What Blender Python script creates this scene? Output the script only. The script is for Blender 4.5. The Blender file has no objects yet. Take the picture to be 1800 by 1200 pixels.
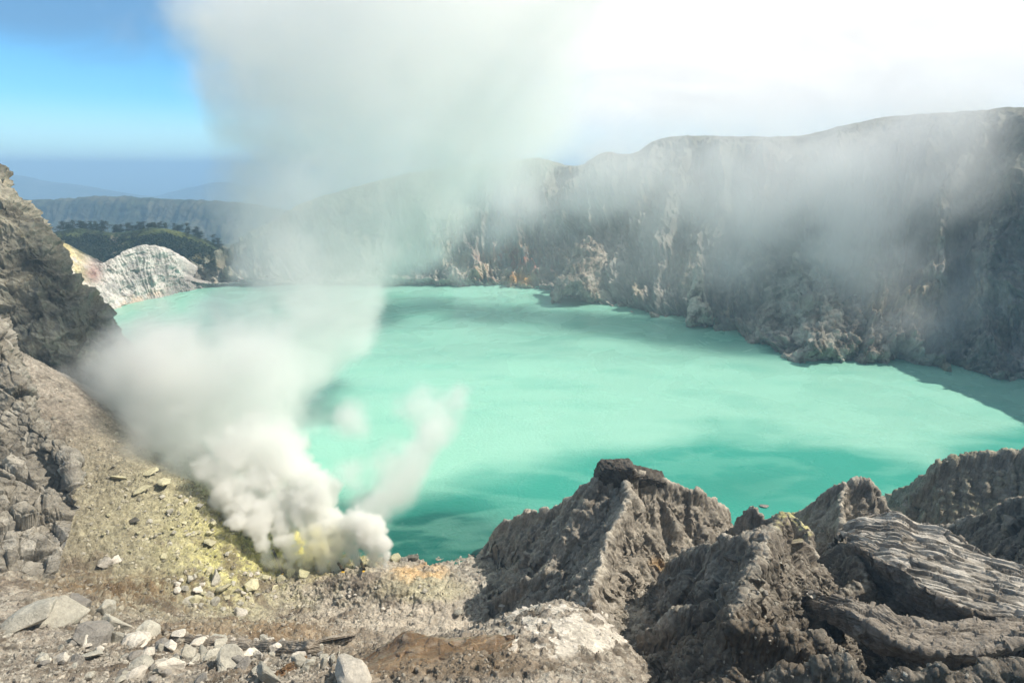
import bpy, math, random, time
import numpy as np
from mathutils import Vector

T0 = time.time()
S = bpy.context.scene
COL = S.collection
R = math.radians

# ------------------------------------------------------------------ camera, sky, sun, exposure
CAMZ, PITCH, FOC = 240.0, R(17.07), 1000.0
cd = bpy.data.cameras.new('camera')
cam = bpy.data.objects.new('camera', cd)
COL.objects.link(cam)
S.camera = cam
cam.location = (0, 0, CAMZ)
cam.rotation_euler = (R(90) - PITCH, 0, 0)
cd.lens, cd.sensor_width = 20, 36
cd.clip_start, cd.clip_end = 1.0, 400000

SUN_AZ, SUN_EL = R(84), R(49)
sun_dir = Vector((math.sin(SUN_AZ) * math.cos(SUN_EL), math.cos(SUN_AZ) * math.cos(SUN_EL), math.sin(SUN_EL)))
world = bpy.data.worlds.new('World')
S.world = world
world.use_nodes = True
wt = world.node_tree
wn, wl = wt.nodes, wt.links
bg = wn['Background']
bg.inputs[1].default_value = 0.15
sky = wn.new('ShaderNodeTexSky')
sky.sky_type = 'NISHITA'
sky.sun_disc = False
sky.sun_elevation = SUN_EL
sky.sun_rotation = SUN_AZ
sky.altitude = 2300
sky.air_density = 1.3
sky.dust_density = 0.6


def mth(N, L, op, a, b=None, clamp=False):
    n = N.new('ShaderNodeMath')
    n.operation = op
    n.use_clamp = clamp
    for i, x in enumerate((a, b)):
        if x is None:
            continue
        if isinstance(x, (int, float)):
            n.inputs[i].default_value = x
        else:
            L.new(x, n.inputs[i])
    return n.outputs[0]


def ramp(N, L, fac, stops, interp='EASE'):
    n = N.new('ShaderNodeValToRGB')
    n.color_ramp.interpolation = interp
    e = n.color_ramp.elements
    while len(e) < len(stops):
        e.new(0.5)
    for k, (p, c) in enumerate(stops):
        e[k].position = p
        e[k].color = (c, c, c, 1) if isinstance(c, (int, float)) else (*c, 1)
    L.new(fac, n.inputs[0])
    return n.outputs[0]


def mixc(N, L, fac, a, b, mode='MIX'):
    n = N.new('ShaderNodeMix')
    n.data_type = 'RGBA'
    n.blend_type = mode
    for sock, x in ((n.inputs[0], fac), (n.inputs[6], a), (n.inputs[7], b)):
        if isinstance(x, (int, float)):
            sock.default_value = x
        elif isinstance(x, tuple):
            sock.default_value = (*x, 1)
        else:
            L.new(x, sock)
    return n.outputs[2]


# thin high cloud in the sky: a veil, thicker toward the sun and clear to the west
tc = wn.new('ShaderNodeTexCoord')
sx = wn.new('ShaderNodeSeparateXYZ')
wl.new(tc.outputs['Generated'], sx.inputs[0])
mp = wn.new('ShaderNodeMapping')
mp.inputs['Scale'].default_value = (1.0, 1.0, 2.0)
wl.new(tc.outputs['Generated'], mp.inputs[0])
ns = wn.new('ShaderNodeTexNoise')
ns.inputs['Scale'].default_value = 2.6
ns.inputs['Detail'].default_value = 7
ns.inputs['Roughness'].default_value = 0.5
ns.inputs['Distortion'].default_value = 0.5
wl.new(mp.outputs[0], ns.inputs[0])
veil = mth(wn, wl, 'ADD', mth(wn, wl, 'ADD', mth(wn, wl, 'MULTIPLY', sx.outputs[0], 1.5), 0.80),
           mth(wn, wl, 'MULTIPLY', mth(wn, wl, 'SUBTRACT', ns.outputs[0], 0.5), 1.5))
hi = mth(wn, wl, 'MULTIPLY', sx.outputs[2], 0.9)
veil = mth(wn, wl, 'ADD', veil, hi)
veil = ramp(wn, wl, veil, [(0.28, 0.0), (0.62, 0.6), (0.95, 0.97)])
gl = wn.new('ShaderNodeVectorMath')
gl.operation = 'DOT_PRODUCT'
wl.new(tc.outputs['Generated'], gl.inputs[0])
gl.inputs[1].default_value = (0.30, 0.86, 0.42)
glow = mth(wn, wl, 'POWER', mth(wn, wl, 'MAXIMUM', gl.outputs['Value'], 0.0), 5.0)
n3 = wn.new('ShaderNodeTexNoise')
n3.inputs['Scale'].default_value = 5.0
n3.inputs['Detail'].default_value = 8
n3.inputs['Roughness'].default_value = 0.55
n3.inputs['Distortion'].default_value = 0.8
wl.new(mp.outputs[0], n3.inputs[0])
cloud = mixc(wn, wl, glow, (4.7, 5.15, 5.5), (7.6, 7.3, 6.9))
cloud = mixc(wn, wl, 1.0, cloud, ramp(wn, wl, n3.outputs[0], [(0.3, 0.90), (0.7, 1.06)]), 'MULTIPLY')
back_ = ramp(wn, wl, mth(wn, wl, 'ADD', sx.outputs[1], mth(wn, wl, 'MULTIPLY', sx.outputs[2], -0.9)), [(0.0, 0.36), (0.30, 1.0)])
cloud = mixc(wn, wl, 1.0, cloud, back_, 'MULTIPLY')
blue = mixc(wn, wl, 1.0, sky.outputs[0], (0.40, 0.80, 1.06), 'MULTIPLY')
smk = mth(wn, wl, 'MULTIPLY', ramp(wn, wl, mth(wn, wl, 'ADD', sx.outputs[2], mth(wn, wl, 'MULTIPLY', mth(wn, wl, 'SUBTRACT', n3.outputs[0], 0.5), 0.10)), [(0.12, 0.0), (0.19, 1.0)]), 0.75)
blue = mixc(wn, wl, smk, blue, (1.15, 2.35, 3.9))
skyc = mixc(wn, wl, veil, blue, cloud)
# thin brownish layer of distant air lying on the horizon
hz = mth(wn, wl, 'ABSOLUTE', mth(wn, wl, 'SUBTRACT', sx.outputs[2], 0.0))
hz = ramp(wn, wl, hz, [(0.0, 1.0), (0.03, 0.6), (0.10, 0.0)])
skyc = mixc(wn, wl, mth(wn, wl, 'MULTIPLY', hz, 0.9), skyc, (4.6, 6.3, 7.0))
wl.new(skyc, bg.inputs[0])

ld = bpy.data.lights.new('sun', 'SUN')
ld.energy = 5.0
ld.angle = R(0.5)
ld.color = (1.0, 0.93, 0.82)
sun = bpy.data.objects.new('sun', ld)
COL.objects.link(sun)
sun.rotation_euler = (-sun_dir).to_track_quat('-Z', 'Y').to_euler()

S.view_settings.view_transform = 'Standard'
S.view_settings.look = 'None'
S.view_settings.exposure = 0.18
S.view_settings.gamma = 1.0
S.cycles.volume_bounces = 12
S.cycles.max_bounces = 14
S.cycles.diffuse_bounces = 2
S.cycles.transparent_max_bounces = 96
S.cycles.use_adaptive_sampling = True
S.cycles.adaptive_threshold = 0.03
S.cycles.use_denoising = True
S.cycles.volume_step_rate = 1.0

# ------------------------------------------------------------------ pixel of the photo + distance -> point, and back
CP, SP = math.cos(PITCH), math.sin(PITCH)


def W(u, v, Y):
    dy = CP * FOC + SP * (600 - v)
    return ((u - 900) / dy * Y, Y, CAMZ + (CP * (600 - v) - SP * FOC) / dy * Y)


def WZ(u, v, z=0.0):
    dy = CP * FOC + SP * (600 - v)
    dz = CP * (600 - v) - SP * FOC
    t = (z - CAMZ) / dz
    return ((u - 900) * t, dy * t, z)


def project(P):
    x, y, z = P[..., 0], P[..., 1], P[..., 2] - CAMZ
    f = y * CP - z * SP
    up = y * SP + z * CP
    return 900 + FOC * x / f, 600 - FOC * up / f, f


# ------------------------------------------------------------------ noise
from concurrent.futures import ThreadPoolExecutor
POOL = ThreadPoolExecutor(4)
_h = np.array([73856093, 19349663, 83492791, 2654435761, 1274126177], np.uint32)


def _mixh(h):
    h = h ^ (h >> np.uint32(15))
    h = h * _h[4]
    return h ^ (h >> np.uint32(13))


_g = np.array([[1, 1, 0], [-1, 1, 0], [1, -1, 0], [-1, -1, 0], [1, 0, 1], [-1, 0, 1], [1, 0, -1], [-1, 0, -1],
               [0, 1, 1], [0, -1, 1], [0, 1, -1], [0, -1, -1], [1, 1, 0], [-1, 1, 0], [0, -1, 1], [0, -1, -1]], np.float32)
_gx, _gy, _gz = (np.ascontiguousarray(_g[:, k]) for k in range(3))


def _perlin(q, seed):
    fl = np.floor(q)
    f = (q - fl).astype(np.float32)
    ip = fl.astype(np.int32).view(np.uint32)
    w = f * f * f * (f * (f * 6 - 15) + 10)
    hx = [(ip[:, 0] + np.uint32(a)) * _h[0] for a in (0, 1)]
    hy = [(ip[:, 1] + np.uint32(a)) * _h[1] for a in (0, 1)]
    hz = [(ip[:, 2] + np.uint32(a)) * _h[2] + np.uint32(seed * 7919 + 13) for a in (0, 1)]
    fx, fy, fz = f[:, 0], f[:, 1], f[:, 2]
    zz = []
    for c in (0, 1):
        yy = []
        for b in (0, 1):
            hb = hy[b] ^ hz[c]
            xx = []
            for a in (0, 1):
                g = _mixh(hx[a] ^ hb) & np.uint32(15)
                xx.append(_gx[g] * (fx - a) + _gy[g] * (fy - b) + _gz[g] * (fz - c))
            yy.append(xx[0] + w[:, 0] * (xx[1] - xx[0]))
        zz.append(yy[0] + w[:, 1] * (yy[1] - yy[0]))
    return zz[0] + w[:, 2] * (zz[1] - zz[0])


def _chunks(fn, Q, nout):
    outs = [np.empty(len(Q), np.float32) for _ in range(nout)]

    def job(s):
        r = fn(Q[s:s + 60000])
        for o, x in zip(outs, r if nout > 1 else (r,)):
            o[s:s + 60000] = x
    list(POOL.map(job, range(0, len(Q), 60000)))
    return outs


def perlin(P, seed=0):
    """gradient noise, about -1..1"""
    return _chunks(lambda q: _perlin(q, seed), P.reshape(-1, 3), 1)[0].reshape(P.shape[:-1])


def fbm(P, size, octv=4, gain=0.5, seed=0, ridge=False):
    tot = sum(gain ** o for o in range(octv))

    def fn(q):
        t, a = 0, 1.0
        q = q.astype(np.float32)
        for o in range(octv):
            n = _perlin(q * np.float32(2.03 ** o / size) + np.float32(17.3 * o), seed + o)
            if ridge:
                n = 1 - 2.6 * np.abs(n)
            t = t + np.float32(a) * n
            a *= gain
        return t / tot
    return _chunks(fn, P.reshape(-1, 3), 1)[0].reshape(P.shape[:-1])


def cells(P, size, seed=0):
    """fractured-rock noise: every Voronoi cell is a randomly tilted plane; returns (tilt height, cell id 0..1, edge distance)"""
    def fn(q):
        q = q.astype(np.float32) / np.float32(size)
        b0 = np.floor(q - np.float32(.5))
        ib = b0.astype(np.int32).view(np.uint32)
        best = np.full(len(q), 9.0, np.float32)
        sec = best.copy()
        hh = np.zeros(len(q), np.float32)
        idv = hh.copy()
        for a in (0, 1):
            ha = (ib[:, 0] + np.uint32(a)) * _h[0]
            for b in (0, 1):
                hb = ha ^ (ib[:, 1] + np.uint32(b)) * _h[1]
                for c in (0, 1):
                    h = _mixh(hb ^ ((ib[:, 2] + np.uint32(c)) * _h[2] + np.uint32(seed * 7919 + 5)))
                    h2 = _mixh(h * _h[3] + np.uint32(91))

                    def by(x, s_):
                        return ((x >> np.uint32(s_)) & np.uint32(255)).astype(np.float32) / np.float32(255)
                    dx = q[:, 0] - b0[:, 0] - a - .5 - (by(h, 0) - .5) * .8
                    dy = q[:, 1] - b0[:, 1] - b - .5 - (by(h, 8) - .5) * .8
                    dz = q[:, 2] - b0[:, 2] - c - .5 - (by(h, 16) - .5) * .8
                    d = dx * dx + dy * dy + dz * dz
                    tl = (by(h2, 0) * 2 - 1) * dx + (by(h2, 8) * 2 - 1) * dy + (by(h2, 16) * 2 - 1) * dz + (by(h2, 4) - .5) * .8
                    m = d < best
                    sec = np.where(m, best, np.minimum(sec, d))
                    best = np.where(m, d, best)
                    hh = np.where(m, tl, hh)
                    idv = np.where(m, by(h2, 20), idv)
        return hh, idv, np.sqrt(sec) - np.sqrt(best)
    r = _chunks(fn, P.reshape(-1, 3), 3)
    return tuple(x.reshape(P.shape[:-1]) for x in r)


def sstep(a, b, x):
    t = np.clip((x - a) / (b - a), 0, 1)
    return t * t * (3 - 2 * t)


def col(*c):
    return np.array(c, np.float32)


def mix(a, b, f):
    return a + (b - a) * f[..., None]


# ------------------------------------------------------------------ scene helpers
def tag(o, label=None, cat=None, group=None, kind=None):
    for k, x in (('label', label), ('category', cat), ('group', group), ('kind', kind)):
        if x:
            o[k] = x
    return o


def mesh_np(name, V, F, mat, colors=None, smooth=True, parent=None):
    """V (n,3), F (m,4) or (m,3)"""
    me = bpy.data.meshes.new(name)
    V = np.ascontiguousarray(V, np.float32)
    F = np.ascontiguousarray(F, np.int32)
    n, m, k = len(V), len(F), F.shape[1]
    me.vertices.add(n)
    me.vertices.foreach_set('co', V.ravel())
    me.loops.add(m * k)
    me.loops.foreach_set('vertex_index', F.ravel())
    me.polygons.add(m)
    me.polygons.foreach_set('loop_start', np.arange(m, dtype=np.int32) * k)
    me.polygons.foreach_set('use_smooth', np.full(m, smooth))
    if colors is not None:
        at = me.color_attributes.new('Col', 'FLOAT_COLOR', 'POINT')
        c = np.ones((n, 4), np.float32)
        c[:, :3] = np.clip(colors, 0, 1)
        at.data.foreach_set('color', c.ravel())
    me.update(calc_edges=True)
    me.materials.append(mat)
    o = bpy.data.objects.new(name, me)
    COL.objects.link(o)
    if parent:
        o.parent = parent
    return o


def grid_faces(nv, nu):
    idx = np.arange(nv * nu, dtype=np.int32).reshape(nv, nu)
    return np.stack([idx[:-1, :-1], idx[:-1, 1:], idx[1:, 1:], idx[1:, :-1]], -1).reshape(-1, 4)


def normals(P):
    du = np.gradient(P, axis=1)
    dv = np.gradient(P, axis=0)
    n = np.cross(dv, du)
    n /= np.linalg.norm(n, axis=-1, keepdims=True) + 1e-9
    if n[..., 2].mean() < 0:
        n = -n
    return n


def catmull(C, t):
    """C (k, ...) control values, t in 0..k-1"""
    k = len(C)
    i = np.clip(np.floor(t).astype(int), 0, k - 2)
    f = (t - i).reshape((-1,) + (1,) * (C.ndim - 1))
    p0 = C[np.clip(i - 1, 0, k - 1)]
    p1, p2 = C[i], C[i + 1]
    p3 = C[np.clip(i + 2, 0, k - 1)]
    m1, m2 = (p2 - p0) * .5, (p3 - p1) * .5
    return (2 * f ** 3 - 3 * f ** 2 + 1) * p1 + (f ** 3 - 2 * f ** 2 + f) * m1 + (-2 * f ** 3 + 3 * f ** 2) * p2 + (f ** 3 - f ** 2) * m2


def loft(rows, nu, nv, wu=None, wv=None):
    """rows: lists of world points, the same number in each -> (nv, nu, 3) grid, U and V in control units"""
    C = np.array(rows, float)
    k = C.shape[1]
    if wu is None:
        seg = np.linalg.norm(np.diff(C, axis=1), axis=-1).mean(0)
    else:
        seg = np.array(wu, float)
    cum = np.concatenate([[0], np.cumsum(seg)])
    tu = np.interp(np.linspace(0, cum[-1], nu), cum, np.arange(k))
    seg = np.linalg.norm(np.diff(C, axis=0), axis=-1).mean(1) if wv is None else np.array(wv, float)
    cum = np.concatenate([[0], np.cumsum(seg)])
    tv = np.interp(np.linspace(0, cum[-1], nv), cum, np.arange(len(C)))
    A = catmull(C, tv)                       # nv,k,3
    A = catmull(A.swapaxes(0, 1), tu).swapaxes(0, 1)
    return A, np.broadcast_to(tu, (nv, nu)), np.broadcast_to(tv[:, None], (nv, nu))


# ------------------------------------------------------------------ materials
def rock_mat(name, size=1.0, bump=0.5, var=0.35, rough=0.92, use_attr=True, base=(.3, .28, .25), spec=0.2, strata=0.0):
    m = bpy.data.materials.new(name)
    m.use_nodes = True
    N, L = m.node_tree.nodes, m.node_tree.links
    b = N['Principled BSDF']
    b.inputs['Roughness'].default_value = rough
    b.inputs['Specular IOR Level'].default_value = spec
    geo = N.new('ShaderNodeNewGeometry')
    n1 = N.new('ShaderNodeTexNoise')
    n1.inputs['Scale'].default_value = 1 / size
    n1.inputs['Detail'].default_value = 9
    n1.inputs['Roughness'].default_value = 0.68
    L.new(geo.outputs['Position'], n1.inputs[0])
    n2 = N.new('ShaderNodeTexNoise')
    n2.inputs['Scale'].default_value = 0.13 / size
    n2.inputs['Detail'].default_value = 6
    n2.inputs['Roughness'].default_value = 0.6
    L.new(geo.outputs['Position'], n2.inputs[0])
    if use_attr:
        a = N.new('ShaderNodeAttribute')
        a.attribute_name = 'Col'
        c = a.outputs['Color']
    else:
        oi = N.new('ShaderNodeObjectInfo')
        c = mixc(N, L, oi.outputs['Random'], tuple(x * .8 for x in base), tuple(min(1, x * 1.2) for x in base))
    v1 = ramp(N, L, n1.outputs[0], [(0.25, 1 - var), (0.5, 1.0), (0.75, 1 + var)], 'LINEAR')
    v2 = ramp(N, L, n2.outputs[0], [(0.3, 1 - var * .6), (0.5, 1.0), (0.7, 1 + var * .6)], 'LINEAR')
    c = mixc(N, L, 1.0, c, v1, 'MULTIPLY')
    c = mixc(N, L, 1.0, c, v2, 'MULTIPLY')
    L.new(c, b.inputs['Base Color'])
    h = n1.outputs[0]
    if strata:
        wv = N.new('ShaderNodeTexWave')
        wv.bands_direction = 'Z'
        wv.inputs['Scale'].default_value = strata
        wv.inputs['Distortion'].default_value = 6
        wv.inputs['Detail'].default_value = 4
        L.new(geo.outputs['Position'], wv.inputs[0])
        h = mth(N, L, 'ADD', h, mth(N, L, 'MULTIPLY', wv.outputs['Fac'], 0.4))
    bp = N.new('ShaderNodeBump')
    bp.inputs['Strength'].default_value = bump
    bp.inputs['Distance'].default_value = size * .6
    L.new(h, bp.inputs['Height'])
    L.new(bp.outputs[0], b.inputs['Normal'])
    return m


M_near = rock_mat('rock_near', 1.2, 0.9, 0.38)
M_mid = rock_mat('rock_mid', 4.0, 0.8, 0.38)
M_far = rock_mat('rock_far', 9.0, 0.8, 0.4)
M_hill = rock_mat('hill_cover', 60.0, 0.6, 0.35)

# ------------------------------------------------------------------ palette (base colours; the darks also serve as painted shade)
ASH = col(.30, .262, .215)
ASH_D = col(.135, .113, .088)
ASH_L = col(.53, .495, .415)
PINK = col(.42, .37, .30)
SULF = col(.58, .55, .22)
SULFP = col(.41, .38, .245)
YEL = col(.80, .70, .12)
ORNG = col(.62, .34, .07)
BRN = col(.17, .115, .062)
RUST = col(.30, .15, .09)

# ------------------------------------------------------------------ near ground: ridges over a smooth base, on a grid that is fine near the camera
P_ = W
ctrl = [
    # talus slope running down to the vents
    P_(60, 640, 390), P_(90, 700, 362), P_(140, 750, 346), P_(200, 797, 336), P_(260, 822, 328), P_(320, 850, 320), P_(385, 885, 312),
    P_(420, 920, 305), P_(455, 975, 298),
    P_(60, 800, 320), P_(150, 860, 295), P_(250, 900, 282), P_(330, 945, 275), P_(400, 985, 270), P_(110, 900, 255), P_(200, 960, 245),
    P_(300, 1010, 240), P_(380, 1040, 242), P_(450, 1045, 255),
    P_(100, 1000, 222), P_(200, 1050, 212), P_(300, 1085, 205), P_(400, 1085, 222), P_(480, 1075, 245),
    # behind the talus, going down to the lake
    (-330, 420, 60), (-250, 400, 8), (-215, 372, 5), (-180, 350, 2), (-150, 338, 1), (-300, 480, 0), (-220, 430, -10), (-400, 400, 130),
    # floor with the mound
    WZ(560, 955, -3), WZ(640, 965, -2), WZ(700, 975, -1.5), WZ(740, 989, 0), WZ(800, 986, 0), WZ(846, 976, 0),
    WZ(560, 900, -25), WZ(700, 925, -18), WZ(800, 930, -22), WZ(640, 860, -40), WZ(850, 870, -40), WZ(1000, 860, -40), (-200, 440, -40), (-60, 440, -45), (60, 440, -45), (-300, 520, -40),
    P_(480, 1012, 285), P_(530, 1013, 284), P_(600, 1009, 284), P_(650, 1003, 283), P_(700, 1012, 283), P_(760, 1012, 285), P_(800, 1015, 284),
    P_(530, 1027, 268), P_(600, 1014, 265), P_(650, 1007, 264), P_(700, 1024, 260), P_(760, 1040, 257), P_(812, 1056, 256),
    P_(530, 1070, 250), P_(600, 1068, 250), P_(660, 1065, 250), P_(720, 1080, 244), P_(780, 1095, 238), P_(828, 1110, 234),
    P_(560, 1098, 232), P_(650, 1105, 225), P_(740, 1120, 215), P_(830, 1130, 210),
    # foreground left
    P_(-150, 1000, 200), P_(0, 1010, 200), P_(-50, 1100, 155), P_(80, 1060, 180), P_(180, 1100, 165), P_(300, 1112, 160), P_(420, 1112, 165), P_(540, 1112, 170),
    P_(0, 1110, 150), P_(150, 1140, 140), P_(300, 1150, 135), P_(420, 1140, 145), P_(560, 1140, 140),
    P_(0, 1200, 108), P_(150, 1210, 104), P_(300, 1210, 104), P_(450, 1205, 106), P_(600, 1200, 104), P_(0, 1400, 62), P_(300, 1400, 62), P_(600, 1400, 62),
    P_(-300, 1300, 80), P_(-300, 1100, 150),
    # foreground middle plateau
    P_(700, 1150, 120), P_(800, 1130, 122), P_(880, 1105, 130), P_(930, 1070, 142), P_(980, 1050, 152), P_(1020, 1060, 150), P_(1060, 1090, 140),
    P_(1090, 1130, 128), P_(950, 1110, 124), P_(900, 1150, 108), P_(1000, 1150, 114), P_(900, 1210, 92), P_(1050, 1200, 98), P_(750, 1210, 96), P_(900, 1400, 58), P_(1100, 1400, 58),
    # drop behind the plateau to the floor
    (-12, 175, 62), (5, 190, 45), (-25, 195, 35), (-45, 185, 50), (-60, 165, 66),
    # right hand ravines
    (60, 200, 30), (70, 240, 18), (100, 210, 30), (60, 165, 48), (75, 140, 62), (70, 110, 82), (120, 230, 20), (150, 250, 12), (190, 240, 20), (110, 160, 58), (150, 180, 55),
    (150, 130, 82), (200, 160, 72), (240, 240, 20), (280, 220, 40), (260, 160, 90), (200, 100, 112), (120, 90, 104), (60, 80, 112), (320, 160, 110), (300, 280, -5), (400, 220, 60),
    (200, 330, -18), (100, 330, -18), (300, 360, -18), (30, 350, -18), (420, 330, 10), (150, 60, 140), (250, 50, 165), (60, 50, 150),
]
ctrl = np.array(ctrl, float)


def rbf_fit(C):
    xy, z = C[:, :2] / 100, C[:, 2]
    n = len(C)
    d = np.linalg.norm(xy[:, None] - xy[None], axis=-1)
    A = np.zeros((n + 3, n + 3))
    A[:n, :n] = -d + np.eye(n) * -0.02      # linear kernel, lightly smoothed
    A[:n, n], A[:n, n + 1:] = 1, xy
    A[n, :n], A[n + 1:, :n] = 1, xy.T
    return xy, np.linalg.solve(A, np.concatenate([z, [0, 0, 0]]))


_xy, _w = rbf_fit(ctrl)


def base_h(X, Y):
    out = np.full(X.shape, _w[len(_xy)]) + _w[-2] * X / 100 + _w[-1] * Y / 100
    for (a, b), w in zip(_xy, _w):
        out -= w * np.sqrt((X / 100 - a) ** 2 + (Y / 100 - b) ** 2 + 0.0025)
    return out


# ridge: points, slope on the side facing the camera, slope behind, rounding, flute spacing, flute depth, region id
ridges = [
    ([P_(825, 1015, 296), WZ(845, 972, 3), P_(862, 938, 318), P_(885, 912, 314), P_(930, 900, 300), P_(980, 885, 285), P_(1012, 862, 272), P_(1050, 836, 260), P_(1063, 822, 256),
      P_(1100, 819, 254), P_(1120, 826, 253), P_(1170, 840, 253), P_(1228, 857, 256), P_(1250, 872, 258), P_(1275, 893, 262), P_(1290, 925, 264), P_(1296, 960, 266)], 1.05, 1.3, 2.0, 6.0, 4.5, 1),
    ([P_(1095, 832, 252), P_(1103, 866, 238), P_(1085, 898, 226), P_(1068, 930, 216), P_(1062, 962, 206), P_(1056, 992, 194), P_(1048, 1016, 182), P_(1040, 1040, 168)], 1.15, 1.15, 1.5, 5.0, 4.0, 1),
    ([P_(1170, 842, 252), P_(1175, 875, 245), P_(1190, 915, 238), P_(1195, 955, 232)], 1.4, 1.4, 1.5, 5.0, 3.0, 1),
    ([P_(1235, 862, 256), P_(1245, 900, 250), P_(1255, 945, 243)], 1.5, 1.5, 1.2, 4.0, 3.0, 1),
    ([P_(835, 1062, 256), P_(880, 1038, 246), P_(930, 1012, 234), P_(965, 998, 226), P_(1005, 992, 214), P_(1050, 990, 200)], 1.2, 0.9, 0.6, 3.0, 4.0, 0),
    ([P_(1150, 1020, 206), P_(1175, 985, 198), P_(1205, 960, 188), P_(1250, 946, 176), P_(1290, 938, 164), P_(1330, 940, 156), P_(1350, 935, 154)], 1.6, 1.2, 1.0, 5.0, 3.5, 0),
    ([P_(1375, 900, 172), P_(1355, 930, 156), P_(1345, 962, 146), P_(1325, 1002, 136), P_(1305, 1040, 126), P_(1290, 1078, 117), P_(1310, 1100, 112), P_(1370, 1108, 111), P_(1430, 1120, 110), P_(1470, 1135, 108)], 0.85, 1.7, 2.5, 4.0, 2.0, 0),
    ([P_(1140, 1100, 152), P_(1180, 1075, 150), P_(1240, 1058, 146), P_(1290, 1045, 138)], 1.5, 1.1, 0.8, 4.0, 2.5, 0),
    ([P_(1292, 940, 252), P_(1302, 897, 247), P_(1325, 887, 244), P_(1345, 905, 241), P_(1372, 897, 238), P_(1400, 914, 230), P_(1416, 936, 222), P_(1430, 965, 214), P_(1436, 992, 208)], 1.7, 1.7, 1.2, 4.5, 3.5, 2),
    ([P_(1375, 899, 236), P_(1368, 925, 222), P_(1380, 955, 210)], 1.8, 1.8, 1.2, 4.0, 2.0, 2),
    ([P_(1375, 925, 284), P_(1392, 906, 278), P_(1430, 882, 268), P_(1463, 852, 260), P_(1480, 846, 258), P_(1530, 843, 256), P_(1552, 862, 253), P_(1574, 903, 248), P_(1590, 950, 240)], 1.8, 1.6, 3.0, 5.5, 3.5, 3),
    ([P_(1487, 850, 256), P_(1478, 885, 244), P_(1470, 925, 232), P_(1465, 965, 222)], 1.6, 1.6, 1.5, 4.0, 2.5, 3),
    ([P_(1595, 925, 312), P_(1607, 862, 312), P_(1642, 810, 312), P_(1685, 798, 310), P_(1750, 790, 304), P_(1810, 790, 298), P_(1920, 770, 280), P_(2100, 740, 250)], 1.35, 1.5, 6.0, 8.0, 3.0, 4),
    ([P_(1545, 935, 240), P_(1600, 925, 232), P_(1655, 925, 224), P_(1705, 905, 216), P_(1760, 885, 206), P_(1815, 865, 196), P_(1930, 810, 180), P_(2100, 760, 160)], 1.2, 1.4, 1.5, 5.0, 3.0, 0),
    ([P_(1400, 1090, 128), P_(1460, 1050, 146), P_(1520, 1010, 158), P_(1500, 950, 176), P_(1470, 965, 190)], 1.1, 1.3, 2.5, 5.0, 3.0, 0),
    ([P_(1330, 1215, 84), P_(1390, 1186, 84), P_(1440, 1166, 84), P_(1486, 1153, 84), P_(1504, 1180, 83), P_(1560, 1192, 81), P_(1640, 1170, 82), P_(1700, 1175, 82), P_(1810, 1150, 84), P_(1950, 1120, 86)], 0.9, 1.6, 1.0, 4.0, 1.2, 0),
]

caps = {5: 4.5, 6: 3.0, 8: 2.5, 12: 5.0, 13: 3.0, 7: 2.5}


def raise_ridges(H, GX, GY, full):
    z0 = np.zeros(GX.shape, np.float32)
    Q = np.stack([GX, GY, z0], -1)
    WX = GX + fbm(Q, 15, 3, seed=3) * 3.0 + fbm(Q, 42, 2, seed=5) * 4.0
    WY = GY + fbm(Q, 15, 3, seed=8) * 3.0 + fbm(Q, 42, 2, seed=9) * 4.0
    REG = np.zeros(H.shape, np.int8)
    RS, FS, FD = z0.copy(), z0.copy(), z0.copy()
    for ri, (pts, s_cam, s_back, rnd, fl, fd, reg) in enumerate(ridges):
        A = np.array(pts)
        m0 = (GX > A[:, 0].min() - 95) & (GX < A[:, 0].max() + 95) & (GY > A[:, 1].min() - 95) & (GY < A[:, 1].max() + 95)
        if not m0.any():
            continue
        wx, wy, hh = WX[m0], WY[m0], H[m0]
        best = np.full(wx.shape, 1e9)
        zc, sl, side = (np.zeros(wx.shape) for _ in range(3))
        s0 = 0.0
        for a, b in zip(A[:-1], A[1:]):
            e = b - a
            ln = math.hypot(e[0], e[1]) + 1e-6
            t = np.clip(((wx - a[0]) * e[0] + (wy - a[1]) * e[1]) / ln ** 2, 0, 1)
            dx, dy = wx - a[0] - t * e[0], wy - a[1] - t * e[1]
            d = np.sqrt(dx * dx + dy * dy)
            m = d < best
            best = np.where(m, d, best)
            zc = np.where(m, a[2] + t * e[2], zc)
            sl = np.where(m, s0 + t * ln, sl)
            side = np.where(m, dy, side)          # dy<0: camera side
            s0 += ln
        q = sstep(-6, 6, side)
        slope = s_cam * (1 - q) + s_back * q
        o_ = np.zeros(wx.shape)
        flut = fbm(np.stack([sl / (fl * 1.5), best / (fl * 6), o_ + ri * 7.7], -1), 1.0, 4, 0.5, seed=20 + ri, ridge=True)
        crest = perlin(np.stack([sl / 6, o_, o_ + ri], -1), 5) * 2.0 + perlin(np.stack([sl / 1.8, o_, o_ + ri], -1), 6) * .8
        h = zc + crest * np.exp(-best / 5) - slope * (np.sqrt(best ** 2 + rnd ** 2) - rnd) + (flut - .5) * fd * 1.1 * np.clip(best / 12, 0, 1)
        cp = caps.get(ri, 0)
        if cp:
            edge_ = 2.0 + 1.6 * perlin(np.stack([sl / 4, o_, o_ + ri * 3], -1), 9)
            h = h + slope * np.minimum(best, edge_) * .8 - cp * sstep(edge_, edge_ + .9, best)
        win = h > hh
        k = 2.0
        dlt = np.clip(.5 + .5 * (h - hh) / k, 0, 1)
        H[m0] = hh * (1 - dlt) + h * dlt + k * dlt * (1 - dlt) * .5
        if full:
            REG[m0] = np.where(win, reg, REG[m0])
            RS[m0] = np.where(win, 1.0, RS[m0])
            FS[m0] = np.where(win, sl + ri * 531.0, FS[m0])
            FD[m0] = np.where(win, best, FD[m0])
    return H, REG, RS, FS, FD


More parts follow.
